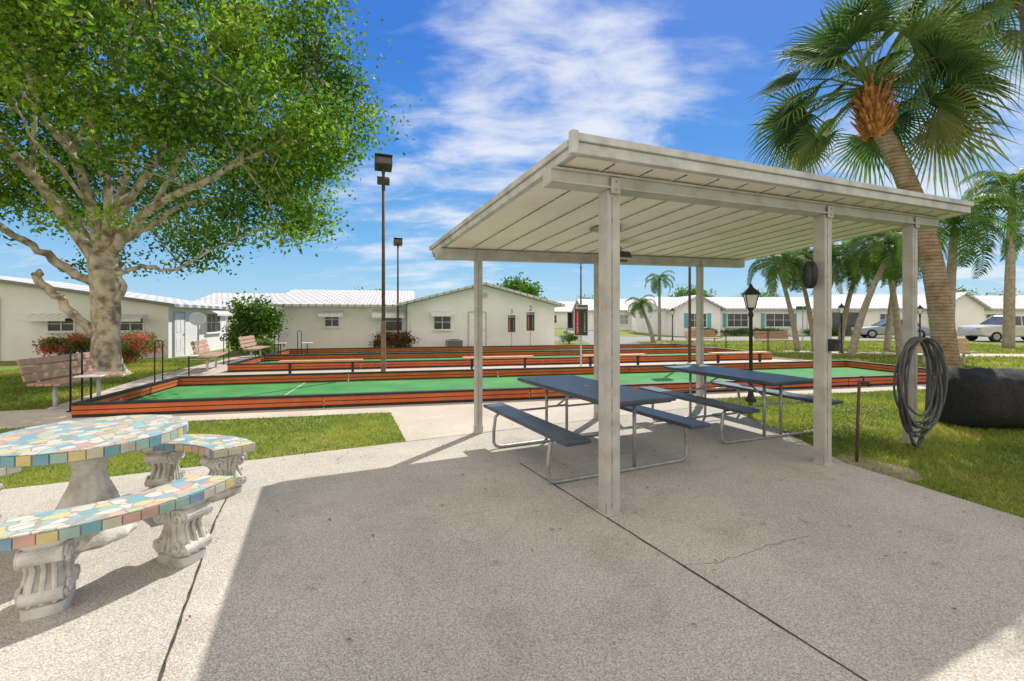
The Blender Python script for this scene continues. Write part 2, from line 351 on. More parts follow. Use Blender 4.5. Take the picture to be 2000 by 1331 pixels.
slab(f,A0-.03,A0+.025,B0+.028,B1-.022,0,.06); slab(f,A0-.05,A0+.03,B0+.032,B1+.03,.063,.11)
slab(f,A1-.025,A1+.03,B0+.028,B1-.022,0,.06); slab(f,A1-.03,A1+.05,B0+.032,B1+.03,.063,.11)
slab(f,A0+.035,A1-.035,B0+.035,B1-.035,.062,.09)
f.box((A0-.045,B0-.04,zr(A0,B0)+.065),(.05,.05,.15))
f.obj('roof',['aluw'],th,bevel=.004)
bm=MB()
slab(bm,-.55,4.95,-.055,.055,-.125,-.01); slab(bm,-.56,5.0,2.64,2.73,-.14,-.01)
slab(bm,-.55,4.95,-.075,-.058,-.122,-.105); slab(bm,-.55,4.95,-.075,-.058,-.03,-.012)
bm.obj('beam',['alu'],th,bevel=.004)
def post(a,b,w):
    p=MB(); zt=zr(a,b)-.127; p.box((a,b,(zt+.014)/2),(w,w,zt-.014)); 
    p.box((a-w*.16,b-w/2-.001,zt/2),(.006,.006,zt-.1),1)
    p.box((a,b,.02),(w*1.35,w*1.25,.012),0); p.box((a-w/2-.008,b,.06),(.012,w*.7,.09)); p.box((a+w/2+.008,b,.06),(.012,w*.7,.09))
    p.box((a,b-w/2-.02,zt+.03),(w*.75,.012,.12),0)
    for dz in (.0,.06): p.tube([(a,b-w/2-.024,zt+dz),(a,b-w/2-.034,zt+dz)],.008,6,1)
    p.obj('post',['alu','seam'],th,bevel=.004)
for a,b,w in ((0,0,.115),(2.69,0,.115),(4.4,0,.105),(0,2.68,.085),(1.88,2.68,.085),(3.95,2.68,.085)): post(a,b,w)
v=MB(); a,b=1.0,1.35; v.lathe([(.02,-.004),(.17,-.006),(.18,-.02),(.12,-.035),(.04,-.04)],24,(a,b,zr(a,b))); v.obj('ceiling_light',['galv'],th,smooth=True)
v=MB(); a,b=1.75,2.0; z=zr(a,b)
v.tube([(a-.35,b-.3,z-.012),(a-.12,b,z-.03),(a,b,z-.05),(a,b,z-.12)],.009,6); v.box((a,b,z-.17),(.24,.12,.09),0,Matrix.Rotation(R(-25),3,'X')); v.box((a,b-.056,z-.185),(.2,.02,.065),1,Matrix.Rotation(R(-25),3,'X'))
v.obj('flood_light',['bronze','lens'],th,bevel=.004)
v=MB(); v.box((2.69+.03,-.09,1.22),(.09,.07,.12)); v.box((2.69+.03,-.13,1.26),(.1,.03,.03)); v.obj('switch_box',['blackp'],th,bevel=.004)
w=sh(2.585,.03,1.93); t2=thing('round_clock',w,AX,'black round clock mounted on a shelter post','clock')
v=MB(); T=Matrix.Rotation(R(-130),4,'Z')@Matrix.Rotation(R(90),4,'X')
q=MB(); q.lathe([(.01,0),(.13,0),(.14,.01),(.14,.05),(.125,.055),(.12,.045),(.01,.045)],32); q.v=[tuple(T@Vector(x)) for x in q.v]; q.obj('clock_case',['blackp'],t2,smooth=True)
v.box((.03,.0,0),(.08,.03,.03)); v.obj('bracket',['blackp'],t2)
# ------------------------------------------------------------ picnic tables
def ptable():
    th=thing('picnic_table',(0,0,.014),0,'dark blue picnic table with grey tube frame under shelter','picnic table','picnic tables under the shelter')
    t=MB(); t.box((0,0,.725),(.76,1.86,.038)); t.box((0,0,.7),(.7,1.8,.02)); t.obj('tabletop',['navy'],th,bevel=.012)
    t=MB(); t.tube([(0,0,.744),(0,0,.7475)],.03,16); t.obj('umbrella_hole',['galv'],th)
    for x in (-.7,.7):
        t=MB(); t.box((x,0,.435),(.26,1.86,.036)); t.box((x,0,.415),(.2,1.8,.02)); t.obj('seat',['navy'],th,bevel=.012)
    for y in (-.62,.62):
        t=MB(); pts=[(-.60,y,.405),(-.76,y,.395),(-.8,y,.36),(-.82,y,.2),(-.82,y,.07),(-.79,y,.03),(-.72,y,.018),(.72,y,.018),(.79,y,.03),(.82,y,.07),(.82,y,.2),(.8,y,.36),(.76,y,.395),(.60,y,.405)]
        t.tube(pts,.019,8)
        for x in (-.14,.14):
            t.tube([(x,y,.03),(x,y,.7)],.018,8); t.tube([(x,y,.69),(x*.9,y*.15,.69)],.014,6)
        t.tube([(-.3,y,.69),(.3,y,.69)],.015,8); t.tube([(-.14,y,.42),(.14,y,.42)],.013,8)
        t.tube([(0,y,.42),(0,y*.25,.69)],.012,8)
        t.tube([(-.7,y,.408),(-.14,y,.408)],.013,8); t.tube([(.14,y,.408),(.7,y,.408)],.013,8)
        t.obj('leg',['galv'],th,smooth=True)
    return th
pt=ptable(); pt.location=(.80,4.98,.014); pt.rotation_euler=(0,0,R(25)); 
dup(pt,(2.98,6.25,.014),R(21.5))
# ------------------------------------------------------------ mosaic furniture
TC=Vector((-2.86,3.12,.014))
def tiles_arc(mb,r,a0,a1,z,h,tw,out=True,tilt=0):
    n=max(3,int(abs(a1-a0)*r/tw)); 
    for i in range(n):
        a=a0+(a1-a0)*(i+.5)/n; ww=abs(a1-a0)*r/n*U(.9,.96)
        mb.box((r*math.cos(a),r*math.sin(a),z+U(-.002,.002)),(.014,ww,h*U(.94,1)),random.randint(1,7),Matrix.Rotation(a,3,'Z'))
tm=['grout']+['t%d'%i for i in range(7)]
th=thing('mosaic_table',TC,0,'round pastel mosaic tile table on white cement pedestal','table'); th.scale=(.96,.96,.97)
t=MB(); t.lathe([(.02,.66),(.55,.66),(.56,.665),(.56,.728),(.02,.728)],64); tiles_arc(t,.563,0,2*math.pi,.698,.06,.08)
t.obj('rim',tm,th,bevel=.002)
t=MB(); t.lathe([(.01,.7285),(.545,.7285),(.566,.7285),(.568,.734),(.01,.736)],64); t.obj('tabletop',['mosaic'],th)
t=MB(); t.lathe([(.25,.0),(.255,.03),(.24,.06),(.205,.075),(.195,.09),(.2,.12),(.19,.18),(.15,.28),(.108,.38),(.088,.46),(.09,.5),(.11,.53),(.135,.56),(.16,.6),(.22,.635),(.25,.66)],48,flute=.04,fn=12)
t.obj('pedestal',['cem'],th,smooth=True)
def scrollleg(th,ang,r):
    t=MB(); n=28
    sec=[(0,.135,.095),(.05,.135,.095),(.055,.115,.08),(.08,.12,.085),(.12,.13,.09),(.16,.105,.078),(.2,.08,.068),(.24,.085,.07),(.29,.12,.08),(.325,.145,.09),(.345,.13,.085),(.35,.14,.1),(.372,.14,.1)]
    vs=[]
    for z,wx,wy in sec:
        for j in range(n):
            a=2*math.pi*j/n; c_,s_=math.cos(a),math.sin(a); e=.45
            vs.append((math.copysign(abs(c_)**e,c_)*wx,math.copysign(abs(s_)**e,s_)*wy,z))
    fs=[(i*n+j,i*n+(j+1)%n,(i+1)*n+(j+1)%n,(i+1)*n+j) for i in range(len(sec)-1) for j in range(n)]
    fs+=[tuple(range(n-1,-1,-1)),tuple((len(sec)-1)*n+j for j in range(n))]
    t.add(vs,fs)
    for sy in (-1,1):
        for sx in (-1,1):
            for cz,cxx,R0,dr in ((.285,.088,.056,1),(.11,.082,.046,-1)):
                pts=[]
                for k in range(24):
                    f=k/23; a=f*3.6*math.pi; rr=R0*(1-f*.85)
                    pts.append((sx*(cxx+rr*math.cos(a)*.9),sy*(.09+.012*f),cz+dr*rr*math.sin(a)))
                t.tube(pts,.0115,6)
            t.tube([(sx*.1,sy*.088,.335),(sx*.05,sy*.084,.27),(sx*.03,sy*.078,.2),(sx*.05,sy*.085,.14),(sx*.09,sy*.09,.07)],.014,6)
        for dx in (-.02,0,.02): t.tube([(dx*2.6,sy*.097,.335),(dx,sy*.076,.22),(dx*2.4,sy*.094,.075)],.0115,6)
    for sx in (-1,1):
        for cz,R0 in ((.3,.04),(.1,.032)):
            t.tube([(sx*.125,-.085,cz),(sx*.125,.085,cz)],R0,14)
            t.tube([(sx*.125,-.098,cz),(sx*.125,.098,cz)],R0*.45,10)
        for dy in (-.05,0,.05): t.tube([(sx*.15,dy,.33),(sx*.09,dy*.8,.22),(sx*.135,dy,.12),(sx*.125,dy,.06)],.012,6)
    t.v=[(x*.92,y*.95,z) for x,y,z in t.v]
    t.obj('leg',['cem'],th,loc=(r*math.cos(ang)-.87,r*math.sin(ang),0),rz=ang)
def mbench(c,half=R(34),label=''):
    th=thing('mosaic_bench',TC+Vector((.87*math.cos(c),.87*math.sin(c),0)),c,label,'bench','curved mosaic benches round the table')
    def shift(mb): mb.v=[(x-.87,y,z) for x,y,z in mb.v]
    ri,ro=.72,1.02; n=24
    t=MB(); ang=[-half+2*half*i/n for i in range(n+1)]
    poly=[(ri*math.cos(a),ri*math.sin(a)) for a in ang]+[(ro*math.cos(a),ro*math.sin(a)) for a in reversed(ang)]
    t.prism(poly[::-1],.372,.428,0)
    tiles_arc(t,ro,-half,half,.40,.054,.078); tiles_arc(t,ri,-half,half,.40,.054,.078)
    for s in (-1,1):
        for i in range(3):
            rr=ri+(ro-ri)*(i+.5)/3; a=s*half
            t.box((rr*math.cos(a),rr*math.sin(a),.40),(.094,.014,.052),random.randint(1,7),Matrix.Rotation(a,3,'Z'))
    shift(t); t.obj('rim',tm,th,bevel=.002)
    t=MB(); ri-=.004;ro+=.004
    poly=[(ri*math.cos(a),ri*math.sin(a)) for a in ang]+[(ro*math.cos(a),ro*math.sin(a)) for a in reversed(ang)]
    t.prism(poly[::-1],.4285,.436,0); shift(t); t.obj('seat',['mosaic'],th)
    for s in (-1,1): scrollleg(th,s*half*.58,.87)
mbench(R(-38),label='curved pastel mosaic bench on white scrolled cement legs')
mbench(R(79),label='curved mosaic bench standing beside the grass edge')
mbench(R(197),label='curved mosaic bench behind the round mosaic table')
# ------------------------------------------------------------ park benches
def pbench():
    th=thing('park_bench',(0,0,0),0,'peach slatted park bench with pale steel frame beside court','bench','peach park benches round the courts')
    t=MB()
    for i in range(4): t.box((0,-.2+i*.115,.42+.004*i),(1.7,.1,.035))
    t.obj('seat',['peach'],th,bevel=.006)
    t=MB(); rt=Matrix.Rotation(R(-14),3,'X')
    for i in range(3): t.box((0,.235+i*.032,.53+i*.125),(1.7,.03,.11),0,rt)
    t.obj('backrest',['peach'],th,bevel=.006)
    for x in (-.55,.55):
        t=MB(); t.tube([(x,.0,0.005),(x,.0,.36)],.032,10); t.tube([(x,-.23,.39),(x,.0,.385),(x,.2,.40),(x,.25,.5),(x,.34,.85)],.02,8)
        t.lathe([(.08,.005),(.08,.02),(.04,.03)],16,(x,0,0)); t.obj('leg',['steelw'],th,smooth=True)
    return th
pb=pbench(); pb.location=(-7.62,8.1,0); pb.rotation_euler=(0,0,R(103)); pb['label']='peach slatted park bench on grass at court end'
dup(pb,(-8.6,13.2,0),R(112)); dup(pb,(-9.0,16.2,0),R(104)); 
dup(pb,(12.3,21.6,0),R(5),'peach slatted park bench on lawn near palms'); dup(pb,(13.4,14.3,0),R(-8),'peach slatted park bench on lawn beyond black mat'); dup(pb,(10.1,24,0),R(20)); dup(pb,(8.7,22.0,0),R(60))
def plankb():
    th=thing('plank_bench',(0,0,.005),0,'low orange plank bench on black legs between courts','bench','orange plank benches between the courts')
    t=MB(); t.box((0,0,.385),(2.0,.3,.04)); t.obj('seat',['plank'],th,bevel=.005)
    for x in (-.75,.75):
        t=MB(); t.box((x,0,.18),(.06,.06,.36)); t.box((x,0,.352),(.06,.26,.025)); t.box((x,0,.012),(.16,.16,.016)); t.obj('leg',['blackp'],th)
    return th
pl=plankb(); pl.location=(-4.85,11.75,.005); pl.rotation_euler=(0,0,CA)
for x,y in ((-.37,12.8),(3.0,13.5),(7.1,14.4)): dup(pl,(x,y,.005),CA)
def urail():
    th=thing('hand_rail',(0,0,.005),0,'thin black steel rail standing at the court end','rail','black rails at the court ends')
    t=MB(); t.tube([(-.07,0,0),(-.07,0,.93),(-.05,0,.97),(.05,0,.97),(.07,0,.93),(.07,0,0)],.014,8); t.obj('frame',['blackp'],th,smooth=True)
    t=MB(); t.box((-.07,0,.008),(.09,.09,.012)); t.box((.07,0,.008),(.09,.09,.012)); t.obj('foot_plate',['blackp'],th); return th
ur=urail(); ur.location=(-6.95,7.35,.005); ur.rotation_euler=(0,0,R(60))
for u,v_ in ((310,752),(442,712),(540,700),(585,696),(1418,684),(1500,697)):
    Y=1350/(v_-620); dup(ur,((u-1000)/900*Y,Y,.005),R(40))
def stand():
    th=thing('drink_stand',(0,0,.005),0,'small white shelf on a black post beside court','stand','small drink stands beside the courts')
    t=MB(); t.tube([(0,0,0),(0,0,.6)],.016,8); t.box((0,0,.006),(.12,.12,.01)); t.obj('post',['blackp'],th)
    t=MB(); t.box((0,0,.61),(.34,.2,.02)); t.obj('shelf',['white'],th,bevel=.006); return th
st=stand(); st.location=(-6.35,6.95,.005); st.rotation_euler=(0,0,R(20)); 
for u,v_ in ((369,747),(600,705),(548,706)):
    Y=1350/(v_-620); dup(st,((u-1000)/900*Y,Y,.005),R(15))
# ------------------------------------------------------------ scoreboards
def score(loc,rz,s,num,label):
    th=thing('scoreboard_sign',loc,rz,label,'sign','bocce scoreboards')
    t=MB(); t.tube([(0,.03,0),(0,.03,.9*s)],.025,8); t.obj('post',['steelw'],th)
    t=MB(); t.box((0,0,1.3*s),(.38*s,.03,.86*s)); t.obj('board',['dkgreen'],th,bevel=.004)
    t=MB()
    for x in (-.185,.185): t.box((x*s,-.004,1.3*s),(.018,.034,.86*s))
    for z in (.875,1.725): t.box((0,-.005,z*s),(.36*s,.034,.018))
    t.obj('frame',['steelw'],th)
    t=MB(); t.box((-.10*s,-.018,1.24*s),(.09*s,.006,.66*s),0); t.box((.10*s,-.018,1.24*s),(.09*s,.006,.66*s),1); t.obj('score_strip',['red','dgr'],th)
    text('lettering','Bocce',.125*s,th,(0,-.017,1.65*s),(R(90),0,0),'white')
    col='\n'.join(str(i) for i in range(1,11))
    for x in (-.10,.10): text('score_numbers',col,.055*s,th,(x*s,-.023,1.24*s),(R(90),0,0),'white',.001)
    if num: text('court_number',num,.32*s,th,(0,0,1.90*s),(R(90),0,0),'blackp',.012)
score((2.06,13.75,.005),R(-4),1.08,None,'dark Bocce scoreboard with red strip on white post')
Y=22.3; score((-.02,Y-.9,.005),R(3),.92,'3','dark Bocce scoreboard with number three above it')
score((.85,Y-1.1,.005),R(3),1.0,'2','dark Bocce scoreboard with number two above it')
# ------------------------------------------------------------ pole lights
def pole(loc,h,heads,label,thick=.07,sleeve=1.4):
    th=thing('light_pole',loc,R(12),label,'light pole','court floodlight poles')
    t=MB(); t.tube([(0,0,0),(0,0,h)],[.05,.035],12); t.obj('pole',['rust'],th,smooth=True)
    if sleeve:
        t=MB(); t.box((0,0,sleeve/2),(.12,.12,sleeve)); t.obj('sleeve',['tan'],th,bevel=.01)
    for z,ry,sc in heads:
        t=MB(); rt=Matrix.Rotation(ry,3,'Z')@Matrix.Rotation(R(-22),3,'X')
        t.box((0,0,z),(.42*sc,.3*sc,.24*sc),0,rt)
        t.box(Vector((0,0,z))+rt@Vector((0,-.155*sc,0)),(.36*sc,.02,.2*sc),1,rt); t.box(Vector((0,0,z))+rt@Vector((0,-.165*sc,.13*sc)),(.44*sc,.12,.015),0,rt)
        t.tube([(0,0,z-.25),(0,0,z-.1)],.045,8); t.obj('flood_light',['bronze','dlens'],th,bevel=.006)
pole((-3.28,11.75,.005),5.2,((5.4,R(8),1.0),(4.96,R(188),.7)),'tall brown floodlight pole with two square lamp heads')
pole((-5.2,21.0,.005),4.75,((4.9,R(10),.9),),'slim dark floodlight pole behind the courts',sleeve=0)
pole((5.9,15.3,.005),5.0,((5.2,R(0),1.0),),'tall brown floodlight pole beyond the shelter',sleeve=0)
pole((3.35,22.4,.005),4.0,((4.1,R(0),.3),),'thin dark pole behind the courts',sleeve=0)
# ------------------------------------------------------------ lamp posts
def lamp():
    th=thing('lamp_post',(0,0,0),0,'black lamp post with glass lantern on lawn','lamp post','black lantern lamp posts')
    t=MB(); t.lathe([(.09,0),(.09,.04),(.06,.08),(.045,.14),(.036,.25),(.032,.3),(.03,1.5),(.045,1.52),(.045,1.56),(.025,1.6),(.06,1.66)],16); t.obj('post',['blackp'],th,smooth=True)
    t=MB()
    for k in range(4):
        a=R(90*k); t.tube([(.085*math.cos(a),.085*math.sin(a),1.67),(.145*math.cos(a),.145*math.sin(a),1.9)],.009,5)
    t.lathe([(.19,1.9),(.17,1.93),(.1,1.99),(.05,2.03),(.03,2.07),(.01,2.1)],4); t.lathe([(.09,1.655),(.1,1.67)],4)
    t.obj('lantern_frame',['blackp'],th,rz=R(0))
    t=MB(); t.lathe([(.08,1.672),(.14,1.895)],4); t.obj('lantern_glass',['white'],th); return th
lp=lamp(); lp.location=(4.25,8.2,0); lp.rotation_euler=(0,0,R(30))
for x,y in ((13.8,19.3),(19.3,21.8),(6.8,29.5),(10.1,29.0)): dup(lp,(x,y,0),U(0,1))
# ------------------------------------------------------------ hose, standpipe, mat
h0=sh(4.20,-.11); th=thing('garden_hose',h0,AX*.5,'coiled grey garden hose hung on a shelter post','hose')
t=MB(); pts=[]
N_=12
rs=[(U(.16,.36),U(.42,.62),U(-.05,.06)) for _ in range(N_+1)]
for k in range(N_*26):
    a=2*math.pi*k/26; i=k//26; g=(k%26)/26; f=k/(N_*26)
    sx,sz,ox=[rs[i][q]*(1-g)+rs[i+1][q]*g for q in range(3)]
    zc=1.27-sz; x=ox+sx*math.sin(a); z=zc+sz*math.cos(a)
    pts.append((x,-.03-.09*f+.035*math.sin(a*1.5+f*20),max(z,.03)))
t.tube(pts,.0115,6); t.obj('hose',['hose'],th,smooth=True)
t=MB(); t.tube([(.13,.02,1.24),(0.03,-.1,1.27),(0,-.12,1.31)],.012,6); t.obj('hook',['blackp'],th)
th=thing('water_tap',(3.57,4.77,.004),R(10),'rusty standpipe with tap at the patio edge','tap')
t=MB(); t.tube([(0,0,0),(.01,0,.4),(0.03,0,.84)],.014,8); t.obj('pipe',['rust'],th,smooth=True)
t=MB(); t.tube([(0.03,0,.82),(.12,-.01,.82),(.14,-.01,.78)],.016,8); t.tube([(.08,0,.83),(.08,0,.87)],.007,6); t.lathe([(.03,.87),(.03,.882)],10,(.08,0,0)); t.obj('spout',['bronze'],th,smooth=True)
th=thing('rolled_mat',(7.75,6.3,0),R(-4),'low heap of black mesh cover lying on grass','mesh cover')
t=MB(); n=48; rings=70; vs=[]
for i in range(rings+1):
    f=i/rings; x=-1.75+3.9*f; e=min(1,(i+.1)/5); e=math.sin(e*math.pi/2)**.5
    for j in range(n):
        a=2*math.pi*j/n; hh=.80-.10*f
        ca,sa=math.cos(a),math.sin(a)
        w_=.44*math.copysign(abs(ca)**.7,ca)*(1-.25*max(0,sa)); z=hh*.5*(1+math.copysign(abs(sa)**.6,sa))
        w=1+.04*noise.noise(Vector((x*2.5,ca*1.2,sa*2)))+.03*noise.noise(Vector((x*10,ca*3,sa*3)))+.012*math.sin(x*26+sa*3)
        vs.append((x*(1) ,w_*w*e,max(.0,z*w*(.6+.4*e))))
fs=[(i*n+j,i*n+(j+1)%n,(i+1)*n+(j+1)%n,(i+1)*n+j) for i in range(rings) for j in range(n)]
fs+=[tuple(range(n-1,-1,-1)),tuple(rings*n+j for j in range(n))]
t.add(vs,fs); t.obj('cover',['mesh'],th,smooth=True)
# ------------------------------------------------------------ houses
def gable(W,Rf,x0,x1,y0,y1,e,rg,axis,oh=.4):
    if axis=='y':
        xm=(x0+x1)/2
        W.prism([(x0,0),(x1,0),(x1,e),(xm,rg),(x0,e)],0,y1-y0,0,Matrix.Translation((0,y1,0))@Matrix.Rotation(R(90),4,'X'))
        s=(rg-e)/((x1-x0)/2)
        for sx in (-1,1):
            xe=(x0-oh) if sx<0 else (x1+oh); ze=e-s*oh
            ya,yb=y0-oh,y1+oh
            c=[(xe,ya,ze),(xm,ya,rg),(xm,yb,rg),(xe,yb,ze)]
            if sx>0: c=[c[1],c[0],c[3],c[2]]
            Rf.hexa([(a,b,z+.02) for a,b,z in c]+[(a,b,z+.14) for a,b,z in c])
    else:
        ym=(y0+y1)/2
        W.prism([(y0,0),(y1,0),(y1,e),(ym,rg),(y0,e)],0,x1-x0,0,Matrix.Translation((x0,0,0))@Matrix(((0,0,1,0),(1,0,0,0),(0,1,0,0),(0,0,0,1))))
        s=(rg-e)/((y1-y0)/2)
        for sy in (-1,1):
            ye=(y0-oh) if sy<0 else (y1+oh); ze=e-s*oh; xa,xb=x0-oh,x1+oh
            c=[(xa,ye,ze),(xb,ye,ze),(xb,ym,rg),(xa,ym,rg)]
            if sy>0: c=[c[3],c[2],c[1],c[0]]
            Rf.hexa([(a,b,z+.02) for a,b,z in c]+[(a,b,z+.14) for a,b,z in c])
def win(th,x,y,z,w,h,rz=0,shut=False,panes=2,blind=False):
    t=MB(); f=.05
    for a,b,c,d in ((0,h/2,w+f,f),(0,-h/2,w+f,f),(-w/2,0,f,h-f),(w/2,0,f,h-f)): t.box((a,-.02,b),(c,.06,d),0)
    t.box((0,.012,0),(w-f,.02,h-f),2 if blind else 1); t.box((0,-.003,0),(w-f,.006,h-f),2 if blind else 1)
    for i in range(1,panes): t.box((-w/2+w*i/panes,-.015,0),(.03,.035,h-f),0)
    t.box((0,-.02,0.02),(w-f,.035,.025),0)
    t.box((0,-.045,-h/2-.045),(w+.14,.1,.035),0)
    if shut:
        for s in (-1,1):
            t.box((s*(w/2+.22),-.015,0),(.3,.03,h+.06),3)
            for k in range(8): t.box((s*(w/2+.22),-.034,-h/2+h*(k+.5)/8),(.22,.012,.03),3)
    t.obj('window',['white','glass','blind','teal'],th,loc=(x,y,z),rz=rz)
def awn(th,x,y,z,w,d=.5,h=.28,rz=0):
    t=MB(); n=max(4,int(w/.12))
    for i in range(n):
        xa=-w/2+w*i/n; xb=xa+w/n-.008; dz=.012*(i%2)
        t.hexa([(xa,-d,-h+dz),(xb,-d,-h+dz),(xb,0,0+dz),(xa,0,0+dz),(xa,-d,-h+.012+dz),(xb,-d,-h+.012+dz),(xb,0,.012+dz),(xa,0,.012+dz)])
    t.box((0,-d,-h-.04),(w,.015,.09))
    for s in (-1,1): t.add([(s*w/2,0,0),(s*w/2,-d,-h),(s*w/2,0,-h*.9)],[(0,1,2)])
    t.obj('awning',['white'],th,loc=(x,y,z),rz=rz)
def door(th,x,y,w,h,rz=0,mk_='white'):
    t=MB(); t.box((0,-.02,h/2),(w,.05,h)); 
    for a,b in ((-w/2-.03,h/2),(w/2+.03,h/2)): t.box((a,-.025,b),(.05,.07,h+.06),1)
    t.box((0,-.025,h+.03),(w,.07,.05),1)
    for zc in (.28,.72): 
        for s in (-1,1): t.box((s*w*.22,-.048,h*zc),(w*.3,.012,h*.32),0)
    t.tube([(w*.38,-.045,h*.5),(w*.38,-.09,h*.5)],.025,8,2); t.obj('door',[mk_,'steelw','bronze'],th,loc=(x,y,0),rz=rz,bevel=.004)
def fin(th,W,Rf): W.obj('wall',['wall'],th); Rf.obj('roof',['roof'],th,bevel=.01)
th=thing('house',(2.1,22.8,0),CA,'long white single-storey stucco house with gable end and awnings','house')
W=MB();F=MB(); gable(W,F,-7.1,0,0,10,2.1,3.02,'y',.42); gable(W,F,-12.7,-7.13,.5,9,2.02,2.85,'x',.4); fin(th,W,F)
win(th,-10.45,.5,1.38,.62,.62); awn(th,-10.45,.5,1.78,1.05,.42,.18); win(th,-7.75,.5,1.3,.85,.9,panes=1); awn(th,-7.95,.5,1.85,1.45,.5,.3)
win(th,-5.5,0,1.25,.8,.66); awn(th,-5.5,0,1.78,1.05,.42,.16); door(th,-3.85,0,.78,1.72)
t=MB(); 
for i in range(5): t.box((-3.6,-.02,2.45+i*.05),(.5,.03,.02))
t.obj('vent',['steelw'],th)
t=MB(); t.tube([(-6.95,-.05,0),(-6.95,-.05,1.9)],.035,6); t.obj('downspout',['white'],th)
ac=Vector((2.1,22.8,0))+Vector((cx*-5.0+cy*.6,cy*-5.0-cx*.6,0))
t2=thing('air_conditioner',ac,CA,'grey outdoor air conditioning unit beside white house wall','air conditioner')
t=MB(); t.box((0,0,.25),(.72,.6,.42)); t.box((0,0,.02),(.85,.75,.04)); t.obj('case',['galv'],t2,bevel=.01)
t=MB(); 
for i in range(9): t.box((0,-.305,.08+i*.042),(.66,.012,.02)); t.box((-.365,0,.08+i*.042),(.012,.54,.02))
t.lathe([(.24,.462),(.24,.48),(.2,.48),(.03,.475)],20); t.obj('grille',['bronze'],t2)
th=thing('house',(-12.6,16.9,0),CA,'low white stucco house with white tile roof beside big tree','house')
W=MB();F=MB(); gable(W,F,-14,0,0,5.4,1.9,2.98,'y',.35); fin(th,W,F)
win(th,-3.3,0,1.25,.8,.5); awn(th,-3.6,0,1.62,1.35,.45,.17); win(th,-1.2,0,1.25,.85,.5); awn(th,-1.2,0,1.6,1.05,.42,.17)
door(th,0,.75,.75,1.65,R(90)); win(th,0,3.9,1.25,1.5,.85,R(90),panes=3); awn(th,0,3.9,1.9,1.7,.5,.25,R(90))
t=MB(); t.tube([(-5.1,-.05,0),(-5.1,-.05,2.2)],.03,6); t.obj('conduit',['steelw'],th)
th=thing('house',(-19,27,0),R(8),'white house roof behind the low stucco house','house')
W=MB();F=MB(); gable(W,F,0,11,0,8,2.0,3.0,'x',.4); fin(th,W,F); win(th,8.5,0,1.3,1.2,.9)
def rhouse(X,Y,W_,D,e,rg,label,rz=0,gw=None,wins=(),shut=False,gar=None):
    th=thing('house',(X,Y,0),rz,label,'house'); W=MB();F=MB(); gable(W,F,0,W_,0,D,e,rg,'x',.45)
    if gw: gable(W,F,gw[0],gw[1],-gw[2],D/2,e+.02,rg-.05,'y',.4)
    fin(th,W,F)
    for x,w,y in wins: win(th,x,y,1.25,w,1.1,panes=3,shut=shut,blind=random.random()<.4)
    if gar:
        for gx in gar:
            t=MB(); t.box((0,-.02,.95),(2.6,.06,1.9),0)
            for k in range(4): t.box((0,-.055,.25+k*.46),(2.45,.02,.40),0)
            t.obj('garage_door',['white'],th,loc=(gx,0,0))
    return th
h=rhouse(12.6,38,17,9,2.2,3.2,'white house with teal shutters and low tile roof',gw=(.3,3.9,1.5),wins=((6.0,1.7,0),(9.4,2.2,0),(2.1,1.4,-1.5)),shut=True)
door(h,12.2,0,.9,1.9)
t=MB(); t.box((0,-.01,.95),(2.4,.03,1.9)); t.obj('garage_opening',['glass'],h,loc=(15,0,0))
h=rhouse(31.3,41,10,9,2.3,3.6,'white house with garage and tile roof',gw=(6,9.7,1),wins=((2.2,1.6,0),),gar=(4.4,))
h=rhouse(43,43,12,9,2.3,3.6,'white house with low gable roof across the road',wins=((2,1.6,0),(6,1.6,0)),gar=(9.5,))
h=rhouse(8.4,52,8,9,2.3,3.6,'distant white house with dark windows',wins=((1.6,1.6,0),(4,1.4,0)),gw=(4.9,7.8,1))
h=rhouse(8.6,64,10,9,2.3,3.7,'distant white house beyond the road',wins=((2,2,0),(6,1.6,0)))
h=rhouse(3.4,64,4.3,9,2.3,3.7,'distant small white house with gable roof',wins=((2,1.6,0),))
h=rhouse(57,46,14,9,2.3,3.6,'white house at the end of the street',wins=((3,1.6,0),(7,1.6,0)))
Y=17.3; t2=thing('satellite_dish',((387-1000)/900*Y,Y,0),R(0),'white satellite dish on pole beside white house','satellite dish')
t=MB(); t.tube([(0,0,0),(0,0,1.25)],.03,8); t.obj('pole',['steelw'],t2)
q=MB(); q.lathe([(.01,0),(.1,.01),(.2,.04),(.27,.08),(.265,.09),(.1,.02),(.01,.012)],24); T=Matrix.Translation((0,-.05,1.4))@Matrix.Rotation(R(40),4,'Z')@Matrix.Rotation(R(65),4,'X'); q.v=[tuple(T@Vector(x)) for x in q.v]; q.obj('dish',['white'],t2,smooth=True)
t=MB(); t.tube([(0,-.02,1.2),(.1,-.25,1.3),(.14,-.34,1.42)],.01,5); t.obj('arm',['steelw'],t2)
th=thing('street_sign',(14.2,22.5,0),R(-10),'small green street name sign on grey post','sign')
t=MB(); t.tube([(0,0,0),(0,0,2.0)],.03,8); t.obj('post',['steelw'],th); t=MB(); t.box((0,0,1.95),(.6,.02,.17)); t.obj('sign_plate',['signgreen'],th,bevel=.003)
